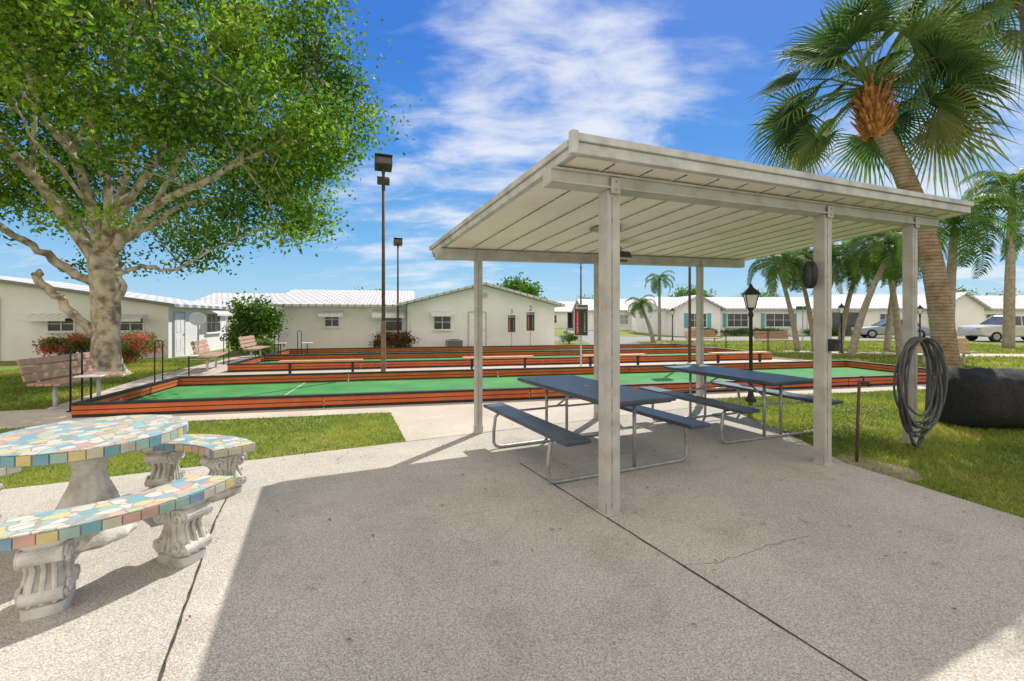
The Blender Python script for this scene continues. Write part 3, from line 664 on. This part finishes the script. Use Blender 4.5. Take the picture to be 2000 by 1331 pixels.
# ------------------------------------------------------------ cars
def car(loc,rz,paint,label,L=4.4,suv=False):
    th=thing('parked_car',loc,rz,label,'truck' if suv else 'car','cars parked across the street'); H=1.62 if suv else 1.38; w=.86
    b=MB(); prof=[(-L/2,.3),(-L/2,.62),(-L/2+.12,.8),(-L/2+.9,.88),(L/2-1.3,.86),(L/2-.25,.74),(L/2,.58),(L/2,.3),(L/2-.4,.22),(-L/2+.3,.22)]
    if suv: prof=[(-L/2,.4),(-L/2,.8),(-L/2+.06,.98),(-L/2+.9,1.02),(L/2-1.2,1.02),(L/2-.15,.94),(L/2,.75),(L/2,.38),(L/2-.4,.3),(-L/2+.3,.3)]
    zb=max(p[1] for p in prof)-.02
    T=Matrix.Translation((0,w,0))@Matrix.Rotation(R(90),4,'X'); b.prism([(x,z) for x,z in prof],0,2*w,0,T); b.obj('body',[paint],th,bevel=.09)
    def cab(mb,z0,z1,xa0,xa1,xb0,xb1,wt,mi=0):
        mb.hexa([(xa0,-w+.05,z0),(xa1,-w+.05,z0),(xa1,w-.05,z0),(xa0,w-.05,z0),(xb0,-wt,z1),(xb1,-wt,z1),(xb1,wt,z1),(xb0,wt,z1)],mi)
    x0=-L/2+(1.6 if suv else .75); x1=L/2-1.25
    g=MB(); cab(g,zb,H-.06,x0,x1,x0+.35,x1-.75,w-.22); g.obj('window',['glass'],th,bevel=.03)
    r_=MB(); r_.hexa([(x0+.33,-w+.2,H-.07),(x1-.72,-w+.2,H-.07),(x1-.72,w-.2,H-.07),(x0+.33,w-.2,H-.07),(x0+.45,-w+.27,H),(x1-.85,-w+.27,H),(x1-.85,w-.27,H),(x0+.45,w-.27,H)])
    for s in (-1,1):
        for xb,xt in ((x0,x0+.34),((x0+x1)/2,(x0+x1)/2-.1),(x1,x1-.75)): r_.tube([(xb,s*(w-.045),zb),(xt,s*(w-.215),H-.05)],.04,6)
    r_.obj('roof',[paint],th,bevel=.03)
    for s in (-1,1):
        for x in (-L/2+.85,L/2-.85):
            q=MB(); q.tube([(x,s*(w-.2),.31),(x,s*(w+.02),.31)],.31,24); q.tube([(x,s*(w+.0),.31),(x,s*(w+.03),.31)],.19,16,1); q.obj('wheel',['tyre','galv'],th,bevel=.02)
        q=MB(); q.box((L/2-.08,s*(w-.22),.64 if not suv else .8),(.14,.3,.14)); q.obj('headlight',['lens'],th,bevel=.02)
        q=MB(); q.box((-L/2+.05,s*(w-.2),.7 if not suv else .88),(.12,.26,.14)); q.obj('tail_light',['red'],th,bevel=.02)
    return th
car((27.3,33.2,.006),R(158),'silver','blue grey sedan parked across the road beside palms')
car((31.0,28.6,.006),R(176),'darkcar','white pickup truck parked on the street',5.0,True)
# ------------------------------------------------------------ vegetation
def curve(pts,n=5):
    out=[]; k=len(pts)
    for i in range(k-1):
        p0,p1,p2,p3=pts[max(i-1,0)],pts[i],pts[i+1],pts[min(i+2,k-1)]
        for j in range(n):
            t=j/n; out.append(.5*((2*p1)+(p2-p0)*t+(2*p0-5*p1+4*p2-p3)*t*t+(3*p1-p0-3*p2+p3)*t**3))
    out.append(pts[-1]); return out
def limb(mb,pts,r0,r1,n=10,wob=.04,mi=0):
    c=curve(pts); k=len(c); c=[p+Vector((U(-wob,wob),U(-wob,wob),U(-wob,wob))) if 0<i<k-1 else p for i,p in enumerate(c)]
    mb.tube(c,[(r0+(r1-r0)*i/(k-1))*U(.92,1.1) for i in range(k)],n,mi); return c
base=Vector((-10.33,11.7,0))
th=thing('shade_tree',base,0,'large spreading shade tree with pale bark and dense green crown','tree')
t=MB(); nodes=[]
n=32; vs=[]; prof=[(0,.58),(.06,.44),(.15,.37),(.3,.32),(.5,.295),(.8,.275),(1.0,.27),(1.2,.265),(1.4,.27),(1.6,.275),(1.8,.27),(2.0,.275),(2.25,.295),(2.5,.31),(2.75,.325),(2.95,.33),(3.15,.27)]
for z,r_ in prof:
    for j in range(n):
        a=2*math.pi*j/n; rr=r_*(1+(.26*max(0,1-z/.9)+.06)*math.cos(5*a+.6+z*.2)+.05*math.sin(3*a+z*2)+.09*noise.noise(Vector((math.cos(a)*2.5,math.sin(a)*2.5,z*1.4)))); vs.append((rr*math.cos(a)+.05*math.sin(z*1.3),rr*math.sin(a),z-.03))
t.add(vs,[(i*n+j,i*n+(j+1)%n,(i+1)*n+(j+1)%n,(i+1)*n+j) for i in range(len(prof)-1) for j in range(n)]+[tuple((len(prof)-1)*n+j for j in range(n))])
LI=[([(195,520,11.7),(130,430,11.4),(60,340,11),(0,260,10.6),(-80,150,10.2)],.16,.055),
([(185,490,11.8),(120,400,12.2),(40,320,12.6),(-60,270,13)],.12,.05),
([(195,500,11.7),(175,400,11.5),(140,300,11.2),(90,240,11),(50,120,10.6)],.13,.04),
([(215,500,11.7),(232,400,11.9),(255,300,12.3),(285,200,12.6),(310,60,13)],.14,.045),
([(220,490,11.7),(285,415,11.3),(370,370,10.8),(450,330,10.4),(560,270,10.2)],.13,.03),
([(205,490,11.7),(210,380,11.2),(180,250,10.6),(170,100,10)],.12,.03),
([(190,560,11.7),(130,522,11.5),(60,480,11.2),(-20,430,10.9),(-120,380,10.6)],.115,.05),
([(225,535,11.7),(280,520,11.8),(335,528,12),(390,500,12.3),(460,470,12.5)],.06,.02),
([(225,480,11.8),(290,440,12.3),(350,405,12.8),(420,390,13.3),(520,360,14)],.105,.035),
([(210,480,11.9),(270,360,12.8),(360,240,13.5),(450,140,14)],.11,.03),
([(205,480,11.8),(150,330,13),(100,180,14),(60,60,14.5)],.11,.03),
([(300,410,11.2),(340,330,11),(400,250,10.7),(480,180,10.5)],.07,.025),
([(400,355,10.6),(480,300,11.2),(580,200,11.8),(620,120,12)],.055,.02),
([(140,300,11.2),(190,200,10.8),(240,110,10.2),(260,20,10)],.065,.025),
([(60,340,11),(70,230,10.6),(20,140,10.4)],.065,.025),
([(255,300,12.3),(330,220,12),(400,110,11.6),(430,20,11.4)],.075,.025),
([(175,400,11.4),(120,330,10.8),(80,290,10.3),(30,200,10)],.06,.02),
([(232,400,11.8),(300,330,11.3),(330,240,10.9),(340,130,10.6)],.06,.02)]
for pts,r0,r1 in LI:
    c=limb(t,[P(*p)-base for p in pts],r0,r1); nodes+=c[5:]
limb(t,[P(185,655,11.6)-base,P(130,600,11.4)-base,P(90,562,11.3)-base,P(70,540,11.3)-base,P(82,530,11.3)-base],.11,.075)
limb(t,[P(215,600,11.6)-base,P(240,570,11.5)-base,P(232,540,11.5)-base],.09,.045)
cl=[]
cc=Vector((-10.3,11.9,6.9)); tries=0
while len(cl)<1050 and tries<120000:
    tries+=1
    d=Vector((U(-1,1),U(-1,1),U(-1,1))); L_=d.length
    if L_>1.06 or L_<.35: continue
    p=Vector((cc.x+d.x*6.6,cc.y+d.y*5.2,cc.z+d.z*5.0))
    dn=d.normalized(); lim=.90+.38*noise.noise(dn*2.8+Vector((3.1,0,0)))
    if L_>lim: continue
    if L_<.6 and random.random()<.6: continue
    if noise.noise(p*.55+Vector((5,2,9)))<-.14: continue
    if p.z<2.9: continue
    if p.x<-6.0 and p.y<13.0 and p.z<1.5+.37*p.y and random.random()<.9: continue
    if p.x<-5.8 and p.z<4.2 and random.random()<.6: continue
    cl.append(p)
print('clumps',len(cl))
nodes_w=np.array([tuple(q+base) for q in nodes])
for p in cl[::2]:
    dd=np.linalg.norm(nodes_w-np.array(p),axis=1); j=int(dd.argmin()); a=Vector(nodes_w[j])
    if dd[j]<3.6:
        mid=(a+p)/2+Vector((U(-.2,.2),U(-.2,.2),U(0,.25))); t.tube([a-base,mid-base,p-base],[.028,.018,.007],5)
t.obj('trunk',['bark'],th,smooth=True)
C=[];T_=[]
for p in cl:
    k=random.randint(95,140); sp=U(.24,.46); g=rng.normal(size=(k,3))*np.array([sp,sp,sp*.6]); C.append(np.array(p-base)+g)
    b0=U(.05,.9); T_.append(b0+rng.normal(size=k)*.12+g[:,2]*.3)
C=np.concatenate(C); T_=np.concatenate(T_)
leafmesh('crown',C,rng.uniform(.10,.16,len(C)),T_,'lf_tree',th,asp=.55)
def shrub(name,loc,rad,nl,ls,mk_,label,cat,stems=8,nc=30):
    th=thing(name,loc,0,label,cat); t=MB()
    for i in range(stems):
        a=U(0,6.28); e=(math.cos(a)*rad[0]*.7,math.sin(a)*rad[1]*.7,rad[2]*U(1.1,1.7)); t.tube([(U(-.05,.05),U(-.05,.05),0),(e[0]*.4,e[1]*.4,e[2]*.6),e],[.02,.015,.006],5)
    t.obj('stem',['gbark'],th)
    c=[]
    for i in range(nc):
        while True:
            d=rng.uniform(-1,1,3)
            if np.linalg.norm(d)<1: break
        c.append(d*np.array(rad)*.85+np.array([0,0,rad[2]*1.02]))
    c=np.array(c); idx=rng.integers(0,nc,nl); C=c[idx]+rng.normal(size=(nl,3))*np.array(rad)*.17; C[:,2]=np.maximum(C[:,2],.03)
    tint=rng.uniform(0,1,nc)[idx]*.5+rng.uniform(0,.5,nl)
    leafmesh('foliage',C,rng.uniform(ls*.7,ls*1.3,nl),tint,mk_,th,asp=.4); return th
Y=19.0; shrub('oleander_bush',((492-1000)/900*Y,Y,0),(1.15,1.0,1.25),4500,.2,'lf_shrub','tall leafy green shrub between two white houses','bush')
Y=20.6; shrub('croton_bush',((768-1000)/900*Y,Y,0),(.95,.5,.44),3200,.12,'lf_croton','dark red and green croton bush by white wall','bush')
Y=15.2; shrub('flowering_bush',((262-1000)/900*Y,Y,0),(.85,.6,.55),3500,.1,'lf_flower','green bush with pink flowers beside tree','bush')
Y=15.6; shrub('flowering_bush',((128-1000)/900*Y,Y,0),(.85,.6,.5),3500,.1,'lf_flower','low green bush with pink flowers by house wall','bush')
shrub('shrub',((512-1000)/900*17.5,17.5,0),(.5,.5,.35),1500,.1,'lf_shrub','low green shrub beside the tall shrub','bush')
shrub('hedge',((1112-1000)/900*26,26,0),(.6,.5,.35),1500,.1,'lf_shrub','clipped green hedge by the road','hedge')
for X,Y,w in ((19.5,37.3,3.2),(25.5,37.2,2.0),(34.5,40,2.5),(15.2,36,1.0)): shrub('hedge',(X,Y,0),(w,.5,.33),2200,.16,'lf_shrub','low green hedge along white house wall','hedge',nc=60)
def ftree(X,Y,h,r_,label='distant round leafy green tree behind houses'):
    th=thing('leafy_tree',(X,Y,0),0,label,'tree','distant trees behind houses'); t=MB()
    t.tube([(0,0,0),(.1,0,h*.4),(0,0,h*.7)],[.25,.2,.1],8)
    for i in range(5): a=U(0,6.28); t.tube([(0,0,h*.4),(math.cos(a)*r_*.6,math.sin(a)*r_*.6,h*.75)],[.1,.04],5)
    t.obj('trunk',['gbark'],th); nc=50
    d=rng.normal(size=(nc,3)); d/=np.linalg.norm(d,axis=1)[:,None]; c=d*rng.uniform(.4,.9,(nc,1))*np.array([r_,r_,r_*.55])+np.array([0,0,h-r_*.5])
    nl=3500; idx=rng.integers(0,nc,nl); C=c[idx]+rng.normal(size=(nl,3))*r_*.16
    leafmesh('crown',C,rng.uniform(.2,.4,nl),rng.uniform(0,1,nc)[idx]*.4+rng.uniform(0,.3,nl),'lf_tree',th,asp=.6)
ftree(.5,37,4.4,1.9,'round green tree showing above the house roof'); ftree(24,62,5.4,3.0); ftree(61,64,5.2,2.6); ftree(38,70,4.8,3.2); ftree(80,75,5,4); ftree(14,80,5,3.2); ftree(45,85,5.6,4); ftree(-19,60,4.6,3.5)
def fanpalm(base,trunkpts,crown,label,nf=44,rad=(.24,.16),seed=3,Rk=1.0,elmin=-45,front=None):
    random.seed(seed)
    th=thing('cabbage_palm',base,0,label,'palm tree','fan palms'); base=Vector(base)
    t=MB(); c=curve([Vector(p)-base for p in trunkpts],12); k=len(c)
    t.tube(c,[rad[0]*(1.25 if i==0 else 1)*(1-(1-rad[1]/rad[0])*i/(k-1))*(1+.022*(i%2)+U(-.02,.02)) for i in range(k)],18); t.obj('trunk',['pbark'],th,smooth=True)
    cr=Vector(crown)-base; ctop=c[-1]
    t=MB()
    for i in range(190):
        a=U(0,6.28); f=U(0,1); p=ctop+(cr-ctop)*(f*1.2-.35)-Vector((0,0,.16)); d=Vector((math.cos(a),math.sin(a),U(.4,1.5))); 
        q=p+d*U(.14,.34)*Rk; s=Vector((-math.sin(a),math.cos(a),0))*U(.012,.035)
        r0=p+Vector((math.cos(a),math.sin(a),0))*.1*Rk
        t.add([r0-s*1.6,r0+s*1.6,q+s*.6,q-s*.6,r0-s+d*.05-Vector((0,0,.05))],[(0,1,2,3),(0,3,4)])
    t.tube([ctop-Vector((0,0,.2)),ctop+(cr-ctop)*.5,cr],[rad[1]*1.05,rad[1]*1.4,rad[1]*.7],12); t.obj('boots',['boot'],th)
    t=MB()
    for i in range(nf):
        az=i*2.399+U(-.3,.3); f=i/nf; el=R(80)-f*R(80-elmin)+U(-.15,.15)
        if front is not None and el<R(22):
            dz=(az-front+math.pi)%(2*math.pi)-math.pi
            if abs(dz)<R(60): az=front+math.copysign(R(62)+U(0,.35),dz)
        D=Vector((math.cos(az)*math.cos(el),math.sin(az)*math.cos(el),math.sin(el)))
        pl=U(.7,1.1)*Rk
        p0=cr; p1=cr+D*pl*.5+Vector((0,0,.03)); p2=cr+D*pl+Vector((0,0,-.1*math.cos(el)))
        t.tube([p0,p1,p2],[.022,.016,.012],4,0); t.t[-10:]=[.75]*10
        Fd=(p2-p1).normalized(); Fd=(Fd+Vector((0,0,-.2-.35*random.random()))).normalized()
        sd=Fd.cross(Vector((0,0,1)))
        if sd.length<.15: sd=Vector((-math.sin(az),math.cos(az),0))
        sd.normalize(); roll=U(-.8,.8); nrm=sd.cross(Fd); sd=(sd*math.cos(roll)+nrm*math.sin(roll)); nrm=sd.cross(Fd)
        ns=32; Rr=U(.74,1.0)*Rk; half=R(112); tb=U(.05,.7) if f<.92 else U(.6,1); drp=U(.6,1.4)
        for k in range(ns):
            a=-half+2*half*(k+.5)/ns; da=half/ns
            def dr(aa,rr,dz): 
                v=Fd*math.cos(aa)+sd*math.sin(aa); return p2+v*rr+nrm*(.16*abs(math.sin(aa))*rr)+Vector((0,0,-dz))
            ln=Rr*(1-.3*(abs(a)/half)**2)*U(.86,1.06); m_=.34*ln; m2=.68*ln
            vs=[p2,dr(a-da*.96,m_,.02*m_),dr(a+da*.96,m_,.02*m_),dr(a,m_,.02*m_)+nrm*.025,dr(a-da*.36,m2,.08*ln*drp),dr(a+da*.36,m2,.08*ln*drp),dr(a+U(-.06,.06),ln*.96,U(.16,.42)*ln*drp)]
            t.add(vs,[(0,1,3),(0,3,2),(1,4,3),(3,4,5),(3,5,2),(4,6,5)],0,min(1,max(0,tb+U(-.2,.2))))
    t.obj('crown',['lf_fan'],th,tint=True); random.seed(7+seed)
k_=1.22
def sc_(x,y,z): return (x*k_,y*k_,1.5+(z-1.5)*k_)
tp=[sc_(6.85,7.15,.27),sc_(6.72,7.15,1.0),sc_(6.54,7.1,2.0),sc_(6.25,7.05,3.0),sc_(5.87,7.0,3.85),sc_(5.5,7.0,4.5)]
tp[0]=(tp[0][0],tp[0][1],-.05)
fanpalm((tp[0][0],tp[0][1],0),tp,sc_(5.44,7,4.98),'leaning cabbage palm with fan leaves and rough brown trunk',50,(.20,.14),5,1.24,-42,math.atan2(-7,-5.4))
fanpalm((10.75,9.2,0),[(10.75,9.2,-.05),(10.6,9.2,3),(10.4,9.1,5.8),(10.2,9.1,8)],(10.15,9.1,8.4),'tall cabbage palm with drooping fan leaves',40,(.2,.16),9,1.3)
def fpalm(base,h,lean,nf,fl,label,tr=.1,seed=1,leaflen=.42,nl=34,group='feather palms on the lawn'):
    random.seed(seed); th=thing('feather_palm',base,0,label,'palm tree',group)
    t=MB(); top=Vector((lean[0],lean[1],h)); c=curve([Vector((0,0,-.05)),Vector((lean[0]*.25,lean[1]*.25,h*.35)),Vector((lean[0]*.6,lean[1]*.6,h*.7)),top],5)
    t.tube(c,[tr*(1.35-.6*i/(len(c)-1))*(1+.04*(i%2)) for i in range(len(c))],12); t.obj('trunk',['gbark'],th,smooth=True)
    t=MB(); t.tube([top-Vector((0,0,.05)),top+Vector((0,0,fl*.25))],[tr*.85,tr*.35],10,0); t.t=[.8]*len(t.f)
    for i in range(nf):
        az=i*2.399+U(-.25,.25); el=R(80)-(i/nf)*R(95)+U(-.1,.1); L_=fl*U(.85,1.1); p=top+Vector((0,0,fl*.15)); pts=[p]; e=el; K=10
        for k in range(K):
            p=p+Vector((math.cos(az)*math.cos(e),math.sin(az)*math.cos(e),math.sin(e)))*L_/K; pts.append(p); e-=R(11)+R(4)*k/K*2
        t.tube(pts,[.02*(1-.8*k/K) for k in range(K+1)],4,0)
        tb=U(.1,.75); t.t[len(t.t)-(K*4+2):]=[tb]*(K*4+2)
        for k in range(nl):
            f=.14+.86*(k+.5)/nl; x=f*K; i0=min(int(x),K-1); q=pts[i0].lerp(pts[i0+1],x-i0); d=(pts[i0+1]-pts[i0]).normalized()
            s=d.cross(Vector((0,0,1))); 
            if s.length<.1: s=Vector((-math.sin(az),math.cos(az),0))
            s.normalize(); ll=leaflen*math.sin(math.pi*min(1,.18+f*.8))**.6*U(.85,1.1)
            for sg in (-1,1):
                v=(s*sg+d*.55+Vector((0,0,U(-.1,.25)))).normalized(); w=d*.022*fl/1.9
                m1=q+v*ll*.5; tip=q+v*ll*.92+Vector((0,0,-ll*U(.25,.5)))
                t.add([q-w*.6,q+w*.6,m1+w,m1-w,tip],[(0,1,2,3),(3,2,4)],0,min(1,max(0,tb+U(-.15,.2))))
    t.obj('crown',['lf_palm'],th,tint=True); random.seed(seed+50)
lb='slender feather palm with curved trunk on the lawn'
for i,(X,Y,h,lx,fl,tr) in enumerate(((12.9,20.8,3.6,-.9,2.0,.09),(14.2,21.6,3.8,-.6,2.0,.09),(13.6,20.6,3.9,.9,2.1,.09),(12.7,17.3,3.9,1.3,2.0,.1),(15.6,18.5,4.0,-.7,2.1,.1),(15.2,21.4,3.7,1.0,2.0,.1),(16.6,20.4,4.1,.5,2.1,.1))):
    fpalm((X,Y,0),h,(lx,U(-.3,.3)),22,fl,lb,tr,20+i)
fpalm((11.6,12.3,0),3.7,(.2,0),22,1.9,'feather palm with arching green fronds beyond cabbage palm',.11,31)
fpalm((23.7,22,0),7.2,(.2,0),22,2.6,'tall grey-trunked feather palm on the lawn',.17,33,.7)
fpalm((26.6,23.6,0),5.2,(.4,0),16,2.2,'tall grey-trunked feather palm on the lawn',.15,36,.55)
fpalm((9.6,30,0),3.7,(0,0),16,1.35,'small slim palm near the road',.09,34,.3)
fpalm((8.3,27,0),2.1,(-.75,0),16,1.15,'short leaning palm near the road',.1,35,.3)
random.seed(77)
# ------------------------------------------------------------ grass blades
def inpoly(X,Y,poly):
    ins=np.zeros(len(X),bool); n=len(poly); j=n-1
    for i in range(n):
        xi,yi=poly[i][0],poly[i][1]; xj,yj=poly[j][0],poly[j][1]
        c=((yi>Y)!=(yj>Y))&(X<(xj-xi)*(Y-yi)/(yj-yi+1e-12)+xi); ins^=c; j=i
    return ins
def grass(x0,x1,y0,y1,n,w,h,name='grass'):
    X=rng.uniform(x0,x1,n); Y=rng.uniform(y0,y1,n)
    k=~(inpoly(X,Y,PATIO)|inpoly(X,Y,WALK)|inpoly(X,Y,LINK)|(inpoly(X,Y,DIRT)&(rng.random(n)<.75))|inpoly(X,Y,SIDE)|inpoly(X,Y,ROAD))
    k&=(np.abs(X/np.maximum(Y,.1))<1.35); X=X[k];Y=Y[k]; n=len(X)
    pn=np.array([noise.noise(Vector((a*.8,b*.8,0)))+.4*noise.noise(Vector((a*3,b*3,4))) for a,b in zip(X,Y)])
    H=rng.uniform(.5,1.2,n)*h*(1+.5*pn); a=rng.uniform(0,2*math.pi,n); l=rng.normal(size=(n,2))*H[:,None]*.6
    dx=np.cos(a)*w; dy=np.sin(a)*w; z=np.zeros(n)
    V=np.stack([np.stack([X-dx,Y-dy,z],1),np.stack([X+dx,Y+dy,z],1),np.stack([X+l[:,0],Y+l[:,1],H],1)],1).reshape(-1,3)
    me=bpy.data.meshes.new(name); me.from_pydata(V.tolist(),[],np.arange(3*n).reshape(n,3).tolist()); me.materials.append(M['lf_grass'])
    t_=np.clip(.37+pn*.9+rng.normal(size=n)*.2,0,1); A=me.attributes.new('tint','FLOAT','FACE'); A.data.foreach_set('value',t_.astype(np.float32))
    mk(name,me,kind='stuff')
grass(-7.5,-1.1,3.3,7.5,70000,.0045,.04)
grass(3.3,10,2.5,10.5,110000,.0055,.045)
grass(-14,-6.5,6.5,16,50000,.011,.06)
grass(9,26,10,30,40000,.02,.08)
C=np.stack([rng.uniform(-2.8,4,130),rng.uniform(1.7,6.5,130),np.full(130,.024)],1)
V=[];Fc=[]
for i,c in enumerate(C):
    a=U(0,6.28); l=U(.007,.02); d=np.array([math.cos(a),math.sin(a),0])*l; s=np.array([-math.sin(a),math.cos(a),0])*l*.45
    V+= [c-d,c+s+[0,0,.006],c+d,c-s+[0,0,.005]]; Fc.append((4*i,4*i+1,4*i+2,4*i+3))
me=bpy.data.meshes.new('fallen_leaves'); me.from_pydata([tuple(x) for x in V],[],Fc); me.materials.append(M['lf_dry'])
A=me.attributes.new('tint','FLOAT','FACE'); A.data.foreach_set('value',rng.random(len(C)).astype(np.float32)); mk('fallen_leaves',me,kind='stuff')
# ------------------------------------------------------------ world
w=bpy.data.worlds.new('World'); S.world=w; w.use_nodes=True; N=w.node_tree.nodes; L=w.node_tree.links
bg=N['Background']; bg.inputs[1].default_value=1
EL=46; AZ=28
sk=N.new('ShaderNodeTexSky'); sk.sky_type='NISHITA'; sk.sun_disc=False; sk.sun_elevation=R(EL); sk.sun_rotation=R(AZ)
def math_(op,a,b=None,c=None):
    n=N.new('ShaderNodeMath'); n.operation=op
    for i,x in enumerate((a,b,c)):
        if x is None: continue
        if hasattr(x,'links'): L.new(x,n.inputs[i])
        else: n.inputs[i].default_value=x
    return n.outputs[0]
tc=N.new('ShaderNodeTexCoord'); D=tc.outputs['Generated']
sx=N.new('ShaderNodeSeparateXYZ'); L.new(D,sx.inputs[0])
z=sx.outputs['Z']
rp=N.new('ShaderNodeValToRGB'); e=rp.color_ramp.elements
e[0].position=0; e[0].color=(.50,.75,.93,1); e[1].position=1; e[1].color=(.03,.15,.6,1)
for p,c in ((.06,(.37,.67,.92)),(.16,(.18,.49,.88)),(.32,(.065,.31,.82)),(.5,(.035,.21,.74))):
    x=e.new(p); x.color=(*c,1)
L.new(z,rp.inputs[0])
mxs=N.new('ShaderNodeMixRGB'); mxs.inputs[0].default_value=.1
ms=N.new('ShaderNodeMixRGB'); ms.blend_type='MULTIPLY'; ms.inputs[0].default_value=1; ms.inputs[2].default_value=(.1,.1,.1,1); L.new(sk.outputs[0],ms.inputs[1])
L.new(rp.outputs[0],mxs.inputs[1]); L.new(ms.outputs[0],mxs.inputs[2])
zc=math_('ADD',math_('MAXIMUM',z,.0),.22)
cb=N.new('ShaderNodeCombineXYZ'); L.new(math_('DIVIDE',sx.outputs['X'],zc),cb.inputs[0]); L.new(math_('DIVIDE',sx.outputs['Y'],zc),cb.inputs[1])
mp=N.new('ShaderNodeMapping'); mp.inputs['Rotation'].default_value=(0,0,R(24)); mp.inputs['Scale'].default_value=(1.0,1.8,1); L.new(cb.outputs[0],mp.inputs[0])
n1=N.new('ShaderNodeTexNoise'); n1.inputs['Scale'].default_value=2.3; n1.inputs['Detail'].default_value=9; n1.inputs['Roughness'].default_value=.6; n1.inputs['Distortion'].default_value=.25; L.new(mp.outputs[0],n1.inputs[0])
cov=None
for dv,lo,hi,wt in (((.127,.883,.451),.94,.995,.17),((.19,.875,.445),.99,.999,.12),((.02,.84,.54),.95,.995,.08),((-.18,.958,.223),.965,.995,.17),((.709,.672,.216),.93,.99,.2)):
    dp=N.new('ShaderNodeVectorMath'); dp.operation='DOT_PRODUCT'; L.new(D,dp.inputs[0]); dp.inputs[1].default_value=dv
    mr=N.new('ShaderNodeMapRange'); mr.interpolation_type='SMOOTHSTEP'; mr.inputs[1].default_value=lo; mr.inputs[2].default_value=hi; mr.inputs[4].default_value=wt; L.new(dp.outputs['Value'],mr.inputs[0])
    cov=mr.outputs[0] if cov is None else math_('ADD',cov,mr.outputs[0])
cf=math_('ADD',n1.outputs['Fac'],cov)
mr=N.new('ShaderNodeMapRange'); mr.interpolation_type='SMOOTHSTEP'; mr.inputs[1].default_value=.55; mr.inputs[2].default_value=.92; mr.inputs[4].default_value=.85; L.new(cf,mr.inputs[0])
mc=N.new('ShaderNodeMixRGB'); mc.inputs[2].default_value=(.90,.93,1,1); L.new(mr.outputs[0],mc.inputs[0]); L.new(mxs.outputs[0],mc.inputs[1])
# bright warm cloud bank added behind the camera, unseen, as fill light
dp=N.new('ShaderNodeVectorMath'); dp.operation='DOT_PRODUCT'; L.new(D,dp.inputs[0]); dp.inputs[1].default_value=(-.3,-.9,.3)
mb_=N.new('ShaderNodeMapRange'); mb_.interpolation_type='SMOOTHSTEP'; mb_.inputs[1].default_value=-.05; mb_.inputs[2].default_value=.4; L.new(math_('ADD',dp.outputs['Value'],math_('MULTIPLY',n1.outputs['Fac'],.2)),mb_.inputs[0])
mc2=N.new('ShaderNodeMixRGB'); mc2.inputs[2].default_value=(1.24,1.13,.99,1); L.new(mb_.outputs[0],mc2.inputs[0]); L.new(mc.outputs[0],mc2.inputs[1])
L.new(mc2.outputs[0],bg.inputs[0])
sd=bpy.data.lights.new('sun','SUN'); sd.energy=5.0; sd.angle=R(.53); sd.color=(1,.95,.87)
so=bpy.data.objects.new('sun',sd); COL.objects.link(so)
dirv=Vector((math.sin(R(AZ))*math.cos(R(EL)),math.cos(R(AZ))*math.cos(R(EL)),math.sin(R(EL)))); so.rotation_euler=dirv.to_track_quat('Z','Y').to_euler(); so.location=(0,0,30)
cd=bpy.data.cameras.new('camera'); cam=bpy.data.objects.new('camera',cd); COL.objects.link(cam); cam.location=(0,0,1.5); cam.rotation_euler=(R(90),0,0)
cd.sensor_width=36; cd.lens=16.2; cd.shift_y=-.02275; cd.clip_end=2000; cd.clip_start=.05; S.camera=cam
S.view_settings.view_transform='Standard'; S.view_settings.look='None'; S.view_settings.exposure=0
